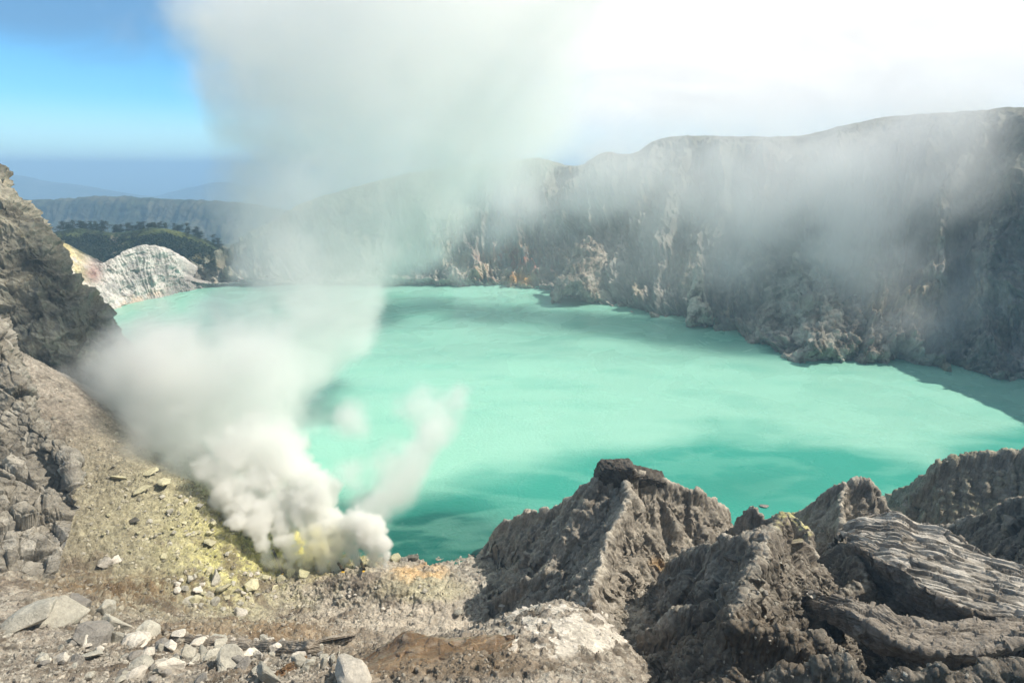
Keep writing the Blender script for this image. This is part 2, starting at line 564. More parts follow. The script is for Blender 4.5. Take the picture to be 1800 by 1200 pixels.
def erode(H, cell, mask, rounds, drops, life, seed):
    """rain running down the slope: drops carve gullies and lay down fans"""
    rg_ = np.random.default_rng(seed)
    ny, nx = H.shape
    H = H / cell
    mi = np.flatnonzero(mask.ravel() > .3)
    for r in range(rounds):
        i0 = mi[rg_.integers(0, len(mi), drops)]
        px = (i0 % nx) + rg_.random(drops)
        py = (i0 // nx) + rg_.random(drops)
        dx = dy = np.zeros(drops)
        sp, wa, se = np.ones(drops), np.ones(drops), np.zeros(drops)
        acc = np.zeros(nx * ny)
        Hf = H.ravel()
        for _ in range(life):
            ix = np.clip(px.astype(int), 1, nx - 3)
            iy = np.clip(py.astype(int), 1, ny - 3)
            fx, fy = px - ix, py - iy
            k = iy * nx + ix
            h00, h10, h01, h11 = Hf[k], Hf[k + 1], Hf[k + nx], Hf[k + nx + 1]
            gx = (h10 - h00) * (1 - fy) + (h11 - h01) * fy
            gy = (h01 - h00) * (1 - fx) + (h11 - h10) * fx
            h = h00 * (1 - fx) * (1 - fy) + h10 * fx * (1 - fy) + h01 * (1 - fx) * fy + h11 * fx * fy
            dx = dx * .12 - gx * .88
            dy = dy * .12 - gy * .88
            ln = np.sqrt(dx * dx + dy * dy) + 1e-9
            dx, dy = dx / ln, dy / ln
            px = np.clip(px + dx, 1, nx - 3.01)
            py = np.clip(py + dy, 1, ny - 3.01)
            jx, jy = px.astype(int), py.astype(int)
            ex, ey = px - jx, py - jy
            k2 = jy * nx + jx
            h2 = Hf[k2] * (1 - ex) * (1 - ey) + Hf[k2 + 1] * ex * (1 - ey) + Hf[k2 + nx] * (1 - ex) * ey + Hf[k2 + nx + 1] * ex * ey
            dh = h2 - h
            cap_ = np.maximum(-dh, .01) * sp * wa * 5.0
            up = dh > 0
            dep = np.where(up, np.minimum(dh, se), np.where(se > cap_, (se - cap_) * .2, 0))
            ero = np.where(up | (se > cap_), 0, np.minimum((cap_ - se) * .3, np.maximum(-dh, 0)))
            dl = dep - ero
            se = se - dl
            for kk, ww in ((k, (1 - fx) * (1 - fy)), (k + 1, fx * (1 - fy)), (k + nx, (1 - fx) * fy), (k + nx + 1, fx * fy)):
                acc += np.bincount(kk, dl * ww, minlength=nx * ny)
            sp = np.sqrt(np.clip(sp * sp - dh * 1.2, .05, 14))
            wa = wa * .975
        a2 = np.clip(acc.reshape(ny, nx), -.34, .2)
        for _ in range(2):
            a2 = a2 * .4 + .15 * (np.roll(a2, 1, 0) + np.roll(a2, -1, 0) + np.roll(a2, 1, 1) + np.roll(a2, -1, 1))
        H = H + a2 * mask
        if r % 3 == 2:
            sm = .25 * (np.roll(H, 1, 0) + np.roll(H, -1, 0) + np.roll(H, 1, 1) + np.roll(H, -1, 1))
            H = H + (sm - H) * .12 * mask
    return H * cell


# erosion is worked out on a square grid, then carried over
CELL = 1.1
ex_, ey_ = np.arange(-330, 430, CELL), np.arange(48, 352, CELL)
EX, EY = np.meshgrid(ex_, ey_)
E0 = base_h(EX, EY)
E0, _r, ERS, _a, EFD = raise_ridges(E0, EX, EY, True)
EQ = np.stack([EX, EY, EX * 0], -1)
E0 = E0 + fbm(EQ, 9, 5, .55, seed=31) * (.8 + 1.0 * ERS)
emask = np.clip(.22 + ERS, 0, 1) * sstep(-8, 2, E0) * (1 - ERS * (1 - sstep(0, 5, EFD)) * .75)
E1 = erode(E0.copy(), CELL, emask, 40, 9000, 36, 5)
DEL = E1 - E0
DEL = np.where(DEL < 0, 8 * np.tanh(DEL / 8), 3 * np.tanh(DEL / 3)) + fbm(EQ, 9, 5, .55, seed=31) * (.8 + 1.0 * ERS)
print('eroded', float(DEL.min()), float(DEL.max()), time.time() - T0, flush=True)


def bil(M, X, Y):
    fx = np.clip((X - ex_[0]) / CELL, 0, len(ex_) - 1.001)
    fy = np.clip((Y - ey_[0]) / CELL, 0, len(ey_) - 1.001)
    ix, iy = fx.astype(int), fy.astype(int)
    fx, fy = fx - ix, fy - iy
    return M[iy, ix] * (1 - fx) * (1 - fy) + M[iy, ix + 1] * fx * (1 - fy) + M[iy + 1, ix] * (1 - fx) * fy + M[iy + 1, ix + 1] * fx * fy


nu_, nv_ = 1600, 1300
ucol = np.linspace(-230, 2030, nu_)
Yr = np.exp(np.linspace(math.log(56), math.log(470), nv_))
# columns fan out from below the camera like survey lines; straight in plan
dirx = (ucol - 900) / (CP * FOC - SP * 380)
GX = dirx[None] * Yr[:, None]
GY = np.broadcast_to(Yr[:, None], GX.shape).copy()
H = base_h(GX, GY)
H, REG, RS, FS, FD = raise_ridges(H, GX, GY, True)
DL = bil(DEL, GX, GY) * (1 - sstep(335, 350, GY))
H = H + DL
P = np.stack([GX, GY, H], -1)
U0, V0, _d = project(P)                       # where each bit of ground lies in the photo: used to place soil colours and painted shade
wU = fbm(P, 22, 3, seed=40) * 26
wV = fbm(P, 22, 3, seed=44) * 26
Uw, Vw = U0 + wU, V0 + wV


def blob(u, v, ru, rv, soft=0.5):
    return 1 - sstep(1 - soft, 1 + soft, np.sqrt(((Uw - u) / ru) ** 2 + ((Vw - v) / rv) ** 2))


# relief
n0 = normals(P)
steep = 1 - n0[..., 2]
big = fbm(P, 16, 4, .5, seed=50)
rid = fbm(P * col(1, 1, .45), 7, 4, .55, seed=55, ridge=True)
c1, id1, ed1 = cells(P + big[..., None] * 2, 6.0, 60)
c2, id2, ed2 = cells(P, 2.2, 61)
rg = fbm(P, 2.4, 4, .65, seed=63)
c9, id9, ed9 = cells(P, .95, 62)
rocky = np.clip(.35 + .65 * RS + steep, 0, 1)
talus = np.clip(blob(270, 930, 230, 130), 0, 1) * (1 - RS)
floor_ = blob(660, 1050, 190, 75) * (1 - RS)
strata_zone = np.clip(blob(430, 1120, 190, 30) + blob(250, 1050, 150, 34), 0, 1)
flakes = blob(980, 1102, 130, 48)
wf = fbm(P, 9, 3, seed=58) * 3.5
fl1 = fbm(np.stack([(FS + wf) / 3.4, FD / 24, FS * 0], -1), 1.0, 3, .6, seed=66, ridge=True)
fl2 = fbm(np.stack([(FS + wf * .6) / 1.25, FD / 10, FS * 0 + 9], -1), 1.0, 3, .6, seed=68, ridge=True)
near1 = np.clip(FD / 3, 0, 1) * RS
isr = RS * (1 - .0)
flk = sstep(.04, .06, fbm(P * col(1, .8, .3), 8, 4, .5, seed=83)) * sstep(.3, .5, flakes)
bd_ = (P[..., 2] + .1 * P[..., 0] + fbm(P, 25, 3, seed=76) * 3) / 1.9
d = big * 1.3 * (1 - .5 * floor_) + rid * .7 * rocky * (1 - .3 * isr) + c1 * 1.25 * rocky + c2 * (.75 - .28 * isr) + rg * .34 + c9 * .3 + isr * (sstep(.1, .35, bd_ % 1) - bd_ % 1) * .32 + floor_ * (big * 1.6 + c1 * 1.1 + rid * 1.1)
c0, id0, ed0 = cells(P * col(1, 1, .7) + wf[..., None] * .8, 13.0, 59)
d += (c0 * 3.0 - .8 * (1 - sstep(0, .14, ed0)) - .5 * (1 - sstep(0, .12, ed1))) * isr * (REG != 4) * np.clip(FD / 5, .25, 1)
d += (fl1 - .4) * .95 * near1 + (fl2 - .4) * .5 * near1
cv = np.clip(-DL, 0, 3) / 3
d *= 1 - .75 * flk
d += talus * (c2 * .5 + fbm(P * col(.5, 1, 1), 5, 3, seed=70) * 1.2)
# long streaks down the talus and thin beds in the strata zones
dn = np.stack([(P[..., 0] * .55 - P[..., 1] * .83) / 2.2, (P[..., 0] * .83 + P[..., 1] * .55) / 26, P[..., 2] / 12], -1)
streak = fbm(dn, 1.0, 4, .55, seed=74, ridge=True)
d += (talus * 1.0 + .8 * blob(200, 1030, 150, 50) * (1 - RS)) * (streak - .4) * 2.3
d += talus * (c1 * .9 + fbm(P, 34, 3, .5, seed=72) * 3.0)
lay = P[..., 2] + .12 * P[..., 0] + fbm(P, 30, 3, seed=77) * 4
st = lay / 2.6
stf = (st - np.floor(st))
cst, _i, _e = cells(P * col(.5, .8, 2.2), 4.5, 79)
d += strata_zone * ((sstep(.1, .35, stf) - stf) * 2.4 + cst * 1.6)
d += sstep(.55, .8, np.where(REG == 4, 1.0, 0)) * (sstep(.2, .5, (lay / 4) % 1) - (lay / 4) % 1) * 1.6
P = P + n0 * d[..., None]
P[..., 2] += flk * .4
n1 = normals(P)

# soils, with some light and shade painted into the colour
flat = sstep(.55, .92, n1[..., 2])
nz = fbm(P, 11, 5, .6, seed=90)
nz2 = fbm(P, 3, 4, .6, seed=95)
C = mix(ASH * (1 - .32 * sstep(1120, 1300, Uw) * sstep(930, 1000, Vw + (Uw - 1300) * .1))[..., None] * np.ones(P.shape, np.float32), ASH_D, sstep(-.05, .3, nz))  # ash darkened toward the lower right: shadow contrast put into the colour
C = mix(C, ASH_L, flat * sstep(-.25, .35, nz2) * .7)  # pale settled ash on flats, brightened further as painted sunlight
C = mix(C, ASH_L * .95, .45 * isr * sstep(.45, .75, fl1))
C = mix(C, ASH_L * col(1.05, 1.02, 1.0), .85 * np.where((REG == 1) | (REG == 2) | (REG == 3), 1., 0.) * sstep(-.3, .3, nz))
C = mix(C, col(.25, .225, .165), talus * .75)
C = mix(C, ASH_D * 1.2, talus * sstep(.0, .5, -streak + .45) * .75)
C = mix(C, ASH_D * 1.5, talus * sstep(-.05, .3, fbm(P, 30, 4, .6, seed=97)) * .55)
vent = np.exp(-(((Uw - 455) / 120) ** 2 + ((Vw - 960) / 95) ** 2))
C = mix(C, ASH_D * 1.25, blob(130, 790, 130, 100, .8) * (1 - RS) * .6)
C = mix(C, SULFP, np.clip(blob(350, 920, 230, 150, .8) * .8 + vent, 0, 1) * .75)
vent2 = np.exp(-(((Uw - 440) / 95) ** 2 + ((Vw - 965) / 60) ** 2))
C = mix(C, SULF, np.clip(vent * .8 + vent2 * 1.0, 0, 1) * sstep(-.5, .25, nz2) * .9)
C = mix(C, YEL, blob(560, 965, 90, 42) * .8)
C = mix(C, PINK * .95, floor_ * sstep(-.4, .15, nz) * .85)
C = mix(C, ASH_D * 1.3, floor_ * sstep(.05, .3, fbm(P, 14, 4, .6, seed=98)) * .55)
C = mix(C, ASH_D * 1.5, blob(600, 1020, 110, 16) * .5)
C = mix(C, SULFP * 1.1, blob(740, 1035, 80, 24) * .6)
C = mix(C, ORNG * .8 + PINK * .5, blob(740, 1010, 50, 12) * .6)
C = mix(C, PINK * 1.15, blob(700, 1090, 130, 20) * .7)
C = mix(C, ORNG * 1.1, blob(1160, 990, 16, 16) * .9)
C = mix(C, PINK, blob(1130, 975, 40, 30) * .5)
C = mix(C, SULF * .9, blob(1395, 925, 34, 22, .3) * flat * .9)
C = mix(C, ASH_L * .85, np.where(REG == 4, .6, 0.))
C = mix(C, SULFP * 1.15, np.where(REG == 4, 1., 0.) * np.clip(flat + .35, 0, 1) * sstep(-.3, .15, nz) * .85)
C = mix(C, PINK * 1.25, blob(1102, 1035, 18, 26) * .6)
C = mix(C, BRN * .9, blob(760, 1165, 190, 40) * .7)
C = mix(C, BRN, strata_zone * sstep(.45, .9, stf) * .75)
lowl = (1 - RS) * blob(260, 1080, 420, 130, .4)
C = mix(C, ASH_D * col(1.1, 1.0, .9), lowl * sstep(-.02, .22, fbm(P, 18, 5, .62, seed=99)) * .8)
C = mix(C, BRN * 1.1, blob(195, 1035, 120, 26) * sstep(-.25, .1, fbm(dn * 1.5, 1, 4, .6, seed=87)) * .8)
C = mix(C, BRN * 1.5, blob(430, 1118, 170, 18) * .5)
C = mix(C, ASH_D * .9, sstep(1120, 1240, Uw) * sstep(1000, 1140, Vw) * .5)  # lower right darkened again, shade put into the colour
C = mix(C, BRN * .7, blob(1290, 1140, 130, 60) * .5)  # brown rock, with the shade of the ravine recess painted in
C = mix(C, col(.60, .55, .47), flk * .95)
C = mix(C, ASH_D, cv * .5)  # carved gullies darkened, shade painted into the recesses
C = C * (1 + (id2[..., None] - .5) * .35 + (id9[..., None] - .5) * .35)
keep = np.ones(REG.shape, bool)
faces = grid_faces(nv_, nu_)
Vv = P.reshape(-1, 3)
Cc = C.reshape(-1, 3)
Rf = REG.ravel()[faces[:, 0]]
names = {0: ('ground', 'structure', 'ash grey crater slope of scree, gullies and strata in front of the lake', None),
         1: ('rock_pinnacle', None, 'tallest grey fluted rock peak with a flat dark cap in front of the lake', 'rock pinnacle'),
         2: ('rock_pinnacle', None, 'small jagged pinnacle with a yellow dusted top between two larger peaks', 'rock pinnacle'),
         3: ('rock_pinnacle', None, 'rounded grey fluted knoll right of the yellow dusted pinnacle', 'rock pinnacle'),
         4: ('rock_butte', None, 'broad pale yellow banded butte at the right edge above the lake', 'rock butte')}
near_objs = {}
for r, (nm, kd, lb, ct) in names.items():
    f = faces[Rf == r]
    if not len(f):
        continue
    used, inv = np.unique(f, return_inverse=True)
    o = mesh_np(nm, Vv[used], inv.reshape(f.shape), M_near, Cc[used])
    tag(o, lb, ct, 'eroded peaks on the near shore' if r else None, kd)
    near_objs[r] = o
print("near ground", time.time() - T0, flush=True)

# depth of the near ground as seen from the camera, used to set loose rocks onto it
DB = np.full((1320, 2100), 1e9, np.float32)
PI_ = np.full(DB.shape, -1, np.int64)


def splat(V, base_id=None):
    uu, vv, dd = project(V)
    for oy in (0, 1):
        for ox in (0, 1):
            a = np.floor(uu + ox * .8).astype(int) + 150
            b = np.floor(vv + oy * .8).astype(int)
            ok = (a >= 0) & (a < 2100) & (b >= 0) & (b < 1320) & (dd > 0)
            np.minimum.at(DB, (b[ok], a[ok]), dd[ok])


splat(Vv)


def surf(u, v):
    b, a = int(v), int(u) + 150
    dd = DB[max(0, b - 1):b + 2, max(0, a - 1):a + 2].min()
    if dd > 1e8:
        return None
    up = (600 - v) / FOC * dd
    return Vector(((u - 900) / FOC * dd, dd * CP + up * SP, CAMZ - dd * SP + up * CP))


# ------------------------------------------------------------------ lofted cliffs
def cliff(name, rows, nu, nv, mat, relief, paint, label=None, cat=None, kind='structure', wu=None, wv=None):
    A, U, V = loft(rows, nu, nv, wu, wv)
    n = normals(A)
    A2 = relief(A, U, V, n)
    n2 = normals(A2)
    c = paint(A2, U, V, n2)
    o = mesh_np(name, A2.reshape(-1, 3), grid_faces(nv, nu), mat, c.reshape(-1, 3))
    tag(o, label, cat, None, kind)
    return o, A2


# left cliff spur
rowsL = [
    [W(-900, -200, 1000), W(-500, -60, 950), W(-150, 250, 860), W(-10, 400, 800), W(30, 450, 760), W(70, 510, 720), W(110, 560, 690), W(145, 600, 660), W(180, 630, 640), W(230, 640, 620), W(250, 690, 600), W(270, 720, 580)],
    [W(-900, -300, 900), W(-500, -200, 820), W(-150, 170, 720), W(-4, 316, 640), W(32, 366, 620), W(74, 420, 605), W(118, 476, 592), W(152, 520, 582), W(186, 552, 572), W(208, 595, 562), W(232, 656, 553), W(258, 725, 545)],
    [W(-900, 0, 740), W(-500, 50, 680), W(-200, 270, 590), W(-50, 400, 560), W(10, 450, 550), W(55, 500, 545), W(100, 550, 535), W(140, 600, 525), W(165, 640, 515), W(190, 690, 505), W(220, 740, 500), W(250, 790, 495)],
    [W(-900, 300, 560), W(-500, 350, 520), W(-250, 450, 500), W(-100, 540, 490), W(-30, 590, 485), W(10, 630, 480), W(60, 680, 470), W(100, 730, 460), W(130, 760, 455), W(160, 790, 450), W(200, 830, 440), W(240, 860, 430)],
    [W(-900, 600, 420), W(-500, 620, 410), W(-250, 680, 410), W(-100, 740, 400), W(-30, 780, 395), W(20, 800, 390), W(70, 830, 385), W(110, 860, 380), W(140, 880, 375), W(170, 900, 370), W(210, 930, 365), W(250, 950, 360)],
]


def rel_left(A, U, V, n):
    q = np.stack([(A[..., 0] + A[..., 2]) * .7, (A[..., 0] - A[..., 2]) * .28, A[..., 1] * .5], -1)   # beds dipping to the right
    r1 = fbm(q, 34, 5, .55, seed=101, ridge=True)
    r2 = fbm(A, 60, 3, .5, seed=105)
    c, i, e = cells(A + r2[..., None] * 9, 22, 110)
    c3, i3, e3 = cells(A, 8, 112)
    return A + n * ((r1 - .4) * 20 + r2 * 14 + c * 7 + c3 * 3 + fbm(A, 7, 4, .62, seed=114) * 2.6)[..., None]


def pnt_left(A, U, V, n):
    f = fbm(A, 40, 5, .6, seed=120)
    g = fbm(np.stack([(A[..., 0] + A[..., 2]) * .7, (A[..., 0] - A[..., 2]) * .15, A[..., 1] * .3], -1), 18, 4, .6, seed=122)
    c = mix(col(.30, .275, .215) * np.ones(A.shape), col(.11, .10, .075), sstep(-.15, .25, f))
    c = mix(c, col(.56, .51, .40), sstep(.05, .35, g) * .8)
    c = mix(c, col(.34, .29, .19), sstep(.2, .4, fbm(A, 25, 3, seed=125)) * .5)
    return c


cliff('cliff_spur', rowsL, 620, 560, M_mid, rel_left, pnt_left, 'dark olive grey cliff falling steeply to the lake at the left edge', None, 'structure',
      wu=[60, 90, 140, 70, 60, 60, 60, 50, 50, 55, 55], wv=[1, 3, 3, 2])

# left buttress close to the camera
rowsB = [
    [W(-420, 330, 440), W(-240, 430, 420), W(-90, 540, 382), W(-10, 600, 362.9), W(28, 680, 343.8), W(53, 760, 324.7), W(88, 830, 305.6), W(103, 880, 286.5)],
    [W(-420, 300, 350), W(-240, 400, 340), W(-90, 500, 310.375), W(0, 580, 296.05), W(43, 655, 286.5), W(78, 735, 275.04), W(120, 800, 259.76), W(132, 850, 248.3)],
    [W(-420, 500, 300), W(-240, 600, 290), W(-90, 680, 267.4), W(-20, 740, 259.76), W(28, 790, 254.03), W(68, 830, 248.3), W(113, 870, 242.57), W(130, 905, 236.84)],
    [W(-420, 700, 255), W(-240, 780, 250), W(-90, 830, 233.02), W(-30, 880, 227.29), W(13, 915, 223.47), W(53, 940, 221.56), W(93, 955, 221.56), W(112, 965, 221.56)],
    [W(-420, 900, 215), W(-240, 960, 212), W(-90, 1000, 198.64), W(-40, 1030, 194.82), W(0, 1050, 192.91), W(43, 1065, 192.91), W(70, 1060, 195.775), W(90, 1040, 202.46)],
    [W(-420, 1100, 190), W(-240, 1120, 188), W(-90, 1140, 175.72), W(-40, 1150, 173.81), W(0, 1150, 173.81), W(43, 1145, 175.72), W(70, 1130, 179.54), W(98, 1100, 186.225)],
]


def rel_but(A, U, V, n):
    r2 = fbm(A, 34, 3, .5, seed=205)
    q = A + r2[..., None] * 5
    q = np.stack([q[..., 0], q[..., 1], q[..., 2] * .55], -1)
    c, i, e = cells(q, 15, 210)
    c3, i3, e3 = cells(q, 6.5, 212)
    c4, i4, e4 = cells(A, 2.4, 213)
    crack = -1.8 * (1 - sstep(0, .12, e)) - .9 * (1 - sstep(0, .10, e3))
    return A + n * (r2 * 7 + c * 5.5 + c3 * 2.6 + c4 * .8 + crack + fbm(A, 3, 3, .6, seed=214) * .6)[..., None]


def pnt_but(A, U, V, n):
    f = fbm(A, 20, 5, .6, seed=220)
    c, i, e = cells(np.stack([A[..., 0], A[..., 1], A[..., 2] * .55], -1), 6.5, 212)
    k = mix(col(.27, .245, .20) * np.ones(A.shape), col(.13, .118, .098), sstep(-.1, .3, f))
    k = mix(k, col(.46, .43, .37), sstep(.35, .9, i) * sstep(-.3, .1, f) * .65)
    return k


butt, Ab = cliff('rock_buttress', rowsB, 520, 620, M_near, rel_but, pnt_but, 'blocky pale grey rock buttress above the scree at the left edge', 'rock buttress', None, wv=[.6, 2, 2, 2, 1])
tag(butt, group=None)
splat(Ab.reshape(-1, 3))

# far crater wall
uu = [350, 420, 470, 560, 700, 820, 880, 950, 1010, 1060, 1110, 1170, 1290, 1400, 1480, 1560, 1650, 1800, 2050, 2400]
vc = [476, 430, 395, 350, 310, 292, 285, 279, 293, 270, 271, 243, 241, 240, 222, 207, 200, 190, 175, 150]
Yc = [1240, 1290, 1330, 1390, 1430, 1440, 1440, 1440, 1420, 1400, 1370, 1330, 1270, 1200, 1150, 1090, 1020, 905, 735, 560]
us = [352, 410, 470, 560, 680, 800, 870, 940, 1000, 1050, 1100, 1150, 1240, 1330, 1400, 1490, 1600, 1740, 1960, 2300]
vs = [502, 504, 503.5, 503, 503, 503.5, 505, 508, 519, 530, 545, 556, 574, 596, 628, 633, 643, 663, 715, 800]
crest = [W(a, b, c) for a, b, c in zip(uu, vc, Yc)]
shore = [WZ(a, b, -4) for a, b in zip(us, vs)]
crest, shore = np.array(crest), np.array(shore)
upper = crest * .62 + shore * .38
upper[:, 2] = crest[:, 2] * .78 + 6
low = crest * .30 + shore * .70
low[:, 2] = crest[:, 2] * .33
foot = crest * .07 + shore * .93
foot[:, 2] = 10 + crest[:, 2] * .05
under = shore * 1.0
under[:, 1] -= 10
under[:, 2] = -16
back = crest.copy()
back[:, 1] += 260
back[:, 2] -= 70
rowsW = [back, crest, upper, low, foot, shore, under]


def rel_wall(A, U, V, n):
    w1 = fbm(A, 150, 3, .5, seed=301)
    # ribs and gullies that run down the wall
    q = np.stack([(U + w1 * .5) * 1.35, V * .42, U * 0], -1)
    rb = fbm(q, 1.0, 5, .55, seed=305, ridge=True)
    q2 = np.stack([U * 7 + w1 * 2, V * .9, U * 0 + 4], -1)
    rb2 = fbm(q2, 1.0, 4, .6, seed=309, ridge=True)
    c, i, e = cells(A + w1[..., None] * 20, 45, 310)
    c2, i2, e2 = cells(A, 15, 311)
    mid = np.clip(V - 1.05, 0, 1) * np.clip(6.2 - V, 0, 1)
    d = (rb - .42) * 62 * mid + (rb2 - .42) * 12 * (.08 + mid) + w1 * 26 * mid + c * 11 * mid + c2 * 4.5 * (.15 + mid) + fbm(A, 13, 4, .6, seed=314) * (1.5 + 3 * mid)
    out = A + n * d[..., None]
    out[..., 2] = np.where(V < 1.3, A[..., 2] + d * .12, out[..., 2]) + fbm(A, 30, 4, .65, seed=340) * 7 * np.clip(1.6 - np.abs(V - 1), 0, 1)
    return out


def pnt_wall(A, U, V, n):
    f = fbm(A * col(1, 1, .4), 60, 5, .62, seed=320)
    g = fbm(A * col(1, 1, .5), 22, 4, .6, seed=325)
    u, v, _ = project(A)
    c = mix(col(.37, .34, .30) * np.ones(A.shape), col(.19, .175, .155), sstep(-.15, .25, f))
    c = mix(c, col(.46, .43, .37), sstep(.08, .3, g) * .8)
    hot = np.exp(-(((u - 905) / 62) ** 2 + ((v - 470) / 45) ** 2))
    c = mix(c, col(.30, .12, .08), np.clip(hot * 1.5, 0, 1) * sstep(-.2, .2, g))
    c = mix(c, col(.60, .36, .12), np.exp(-(((u - 918) / 22) ** 2 + ((v - 492) / 14) ** 2)))
    # pale crust along the waterline
    c = mix(c, col(.62, .56, .46), (1 - sstep(3, 13, A[..., 2])) * sstep(-.1, .2, g) * (1 - sstep(900, 1000, u)))
    c = mix(c, col(.52, .42, .27), sstep(.1, .3, fbm(A, 70, 3, seed=330)) * sstep(180, 40, A[..., 2]) * .45)
    c = mix(c, col(.10, .12, .07), sstep(3.2, 2, V + f) * .55)
    return c


cliff('crater_wall', rowsW, 1350, 560, M_far, rel_wall, pnt_wall, 'high dark grey crater wall ribbed with gullies behind the lake', None, 'structure', wv=[.5, 2, 3, 3, 1.4, .5])

# pale bluff on the far left shore
bc = [(-40, 395, 880), (30, 400, 905), (85, 416, 945), (120, 437, 980), (150, 461, 1008), (180, 463, 1030), (205, 452, 1050), (235, 436, 1075), (265, 431, 1098), (292, 436, 1118), (309, 449, 1130), (317, 468, 1140),
      (322, 484, 1148), (345, 494, 1158), (375, 498, 1168), (420, 496, 1185), (470, 494, 1195)]
bs = [(40, 575), (100, 570), (140, 562), (170, 556), (200, 547), (222, 539), (240, 534), (262, 529), (278, 527), (296, 522), (312, 518), (325, 515.5), (335, 514), (352, 510), (385, 506), (430, 504), (475, 503.5)]
bcr = np.array([W(*p) for p in bc])
bsh = np.array([WZ(a, b, -3) for a, b in bs])
m1 = bcr * .6 + bsh * .4
m1[:, 2] = bcr[:, 2] * .72
m2 = bcr * .25 + bsh * .75
m2[:, 2] = bcr[:, 2] * .25 + 3
bk = bcr.copy()
bk[:, 1] += 110
bk[:, 2] -= np.minimum(60, bcr[:, 2] * .9 + 10)
bu = bsh.copy()
bu[:, 1] -= 10
bu[:, 2] = -14


def rel_blf(A, U, V, n):
    c, i, e = cells(A, 14, 401)
    q = np.stack([U * 3 + fbm(A, 60, 2, seed=404) * 1.2, V * .5, U * 0], -1)
    rb = fbm(q, 1, 4, .6, seed=406, ridge=True)
    mid = np.clip(V - .8, 0, 1) * np.clip(5 - V, 0, 1)
    return A + n * ((rb - .42) * 5 * mid + c * 3.4 * mid + fbm(A * col(1, 1, 1.8), 26, 3, seed=409) * 4.5 * mid + fbm(A, 8, 4, .6, seed=408) * 3.0)[..., None]


def pnt_blf(A, U, V, n):
    f = fbm(A, 30, 5, .6, seed=410)
    u, v, _ = project(A)
    c = mix(col(.60, .57, .53) * np.ones(A.shape), col(.36, .345, .33), sstep(-.1, .3, f))
    c = mix(c, col(.62, .50, .27), (1 - sstep(120, 175, u)) * sstep(-.3, .1, f))
    c = mix(c, col(.30, .13, .10), np.exp(-(((u - 165) / 14) ** 2 + ((v - 480) / 18) ** 2)) * .7)
    c = mix(c, col(.62, .50, .40), (1 - sstep(6, 22, A[..., 2])) * sstep(-.2, .2, fbm(A, 20, 3, seed=412)) * (1 - sstep(270, 310, u)))
    c = mix(c, col(.24, .225, .21), sstep(275, 300, u) * sstep(480, 490, v) * .7)
    return c


cliff('pale_bluff', [bk, bcr, m1, m2, bsh, bu], 620, 260, M_mid, rel_blf, pnt_blf, 'whitish eroded bluff on the far left shore of the lake', None, 'structure', wv=[.5, 2, 2, 1, .5])

# wooded hill
hc = [(-60, 395), (20, 400), (60, 408), (90, 414), (115, 409), (150, 405), (185, 408), (215, 413), (250, 408), (290, 404), (330, 412), (365, 424), (395, 445), (425, 470), (470, 500)]
hcr = np.array([W(a, b, 1500) for a, b in hc])
h1 = hcr.copy(); h1[:, 1] -= 110; h1[:, 2] -= 38
h2 = hcr.copy(); h2[:, 1] -= 240; h2[:, 2] -= 115
h3 = hcr.copy(); h3[:, 1] -= 300; h3[:, 2] -= 190
hb = hcr.copy(); hb[:, 1] += 300; hb[:, 2] -= 160


def rel_hill(A, U, V, n):
    return A + n * (fbm(A, 70, 3, seed=501) * 18 * np.clip(V - .8, 0, 1) + fbm(A, 9, 4, .65, seed=503) * 6 * np.clip(V - .6, .2, 1) + np.abs(fbm(A, 5, 2, seed=505)) * 5)[..., None]


def pnt_hill(A, U, V, n):
    f = fbm(A, 30, 4, .6, seed=510)
    g = fbm(A, 80, 3, .6, seed=512)
    u, v, _ = project(A)
    c = mix(col(.045, .062, .028) * np.ones(A.shape), col(.025, .032, .02), sstep(-.2, .2, f))
    c = mix(c, col(.13, .15, .05), sstep(-.05, .25, g) * .7 * sstep(440, 415, v))
    c = mix(c, col(.42, .34, .27), np.exp(-(((u - 203) / 9) ** 2 + ((v - 428) / 14) ** 2)) * sstep(0, .1, fbm(A, 12, 3, seed=514)))
    c = mix(c, col(.20, .17, .08), np.exp(-(((u - 350) / 30) ** 2 + ((v - 452) / 8) ** 2)) * .8)
    return c


hill, Ah = cliff('wooded_hill', [hb, hcr, h1, h2, h3], 420, 220, M_mid, rel_hill, pnt_hill, 'dark green wooded hill behind the pale bluff', None, 'structure', wv=[.4, 2, 2, 1])

# blue mountain ridge beyond
rc = [(-300, 350), (-100, 352), (30, 352), (100, 353), (145, 349), (210, 347), (270, 349), (340, 353), (420, 357), (520, 372), (640, 395), (800, 430)]
rcr = np.array([W(a, b, 4600) for a, b in rc])
r1 = rcr.copy(); r1[:, 1] -= 300; r1[:, 2] -= 180
r2 = rcr.copy(); r2[:, 1] -= 700; r2[:, 2] -= 420
r3 = rcr.copy(); r3[:, 1] -= 1500; r3[:, 2] = -420
rb_ = rcr.copy(); rb_[:, 1] += 1500; rb_[:, 2] -= 400


def rel_ridge(A, U, V, n):
    q = np.stack([A[..., 0] / 150 + fbm(A, 700, 2, seed=600) * 1.5, V * .5, U * 0], -1)
    return A + n * ((fbm(q, 1, 4, .55, seed=601, ridge=True) - .42) * 95 * np.clip(V - 1, 0, 1) ** .6 + fbm(A, 50, 3, .6, seed=605) * 12)[..., None]


def pnt_green(A, U, V, n):
    return mix(col(.05, .06, .035) * np.ones(A.shape), col(.13, .12, .08), sstep(-.1, .3, fbm(A, 300, 4, .6, seed=610)) * .8)


cliff('mountain_ridge', [rb_, rcr, r1, r2, r3], 520, 150, M_hill, rel_ridge, pnt_green, 'long level mountain ridge fading blue behind the wooded hill', None, 'structure', wv=[.5, 1, 1.4, 1.6])


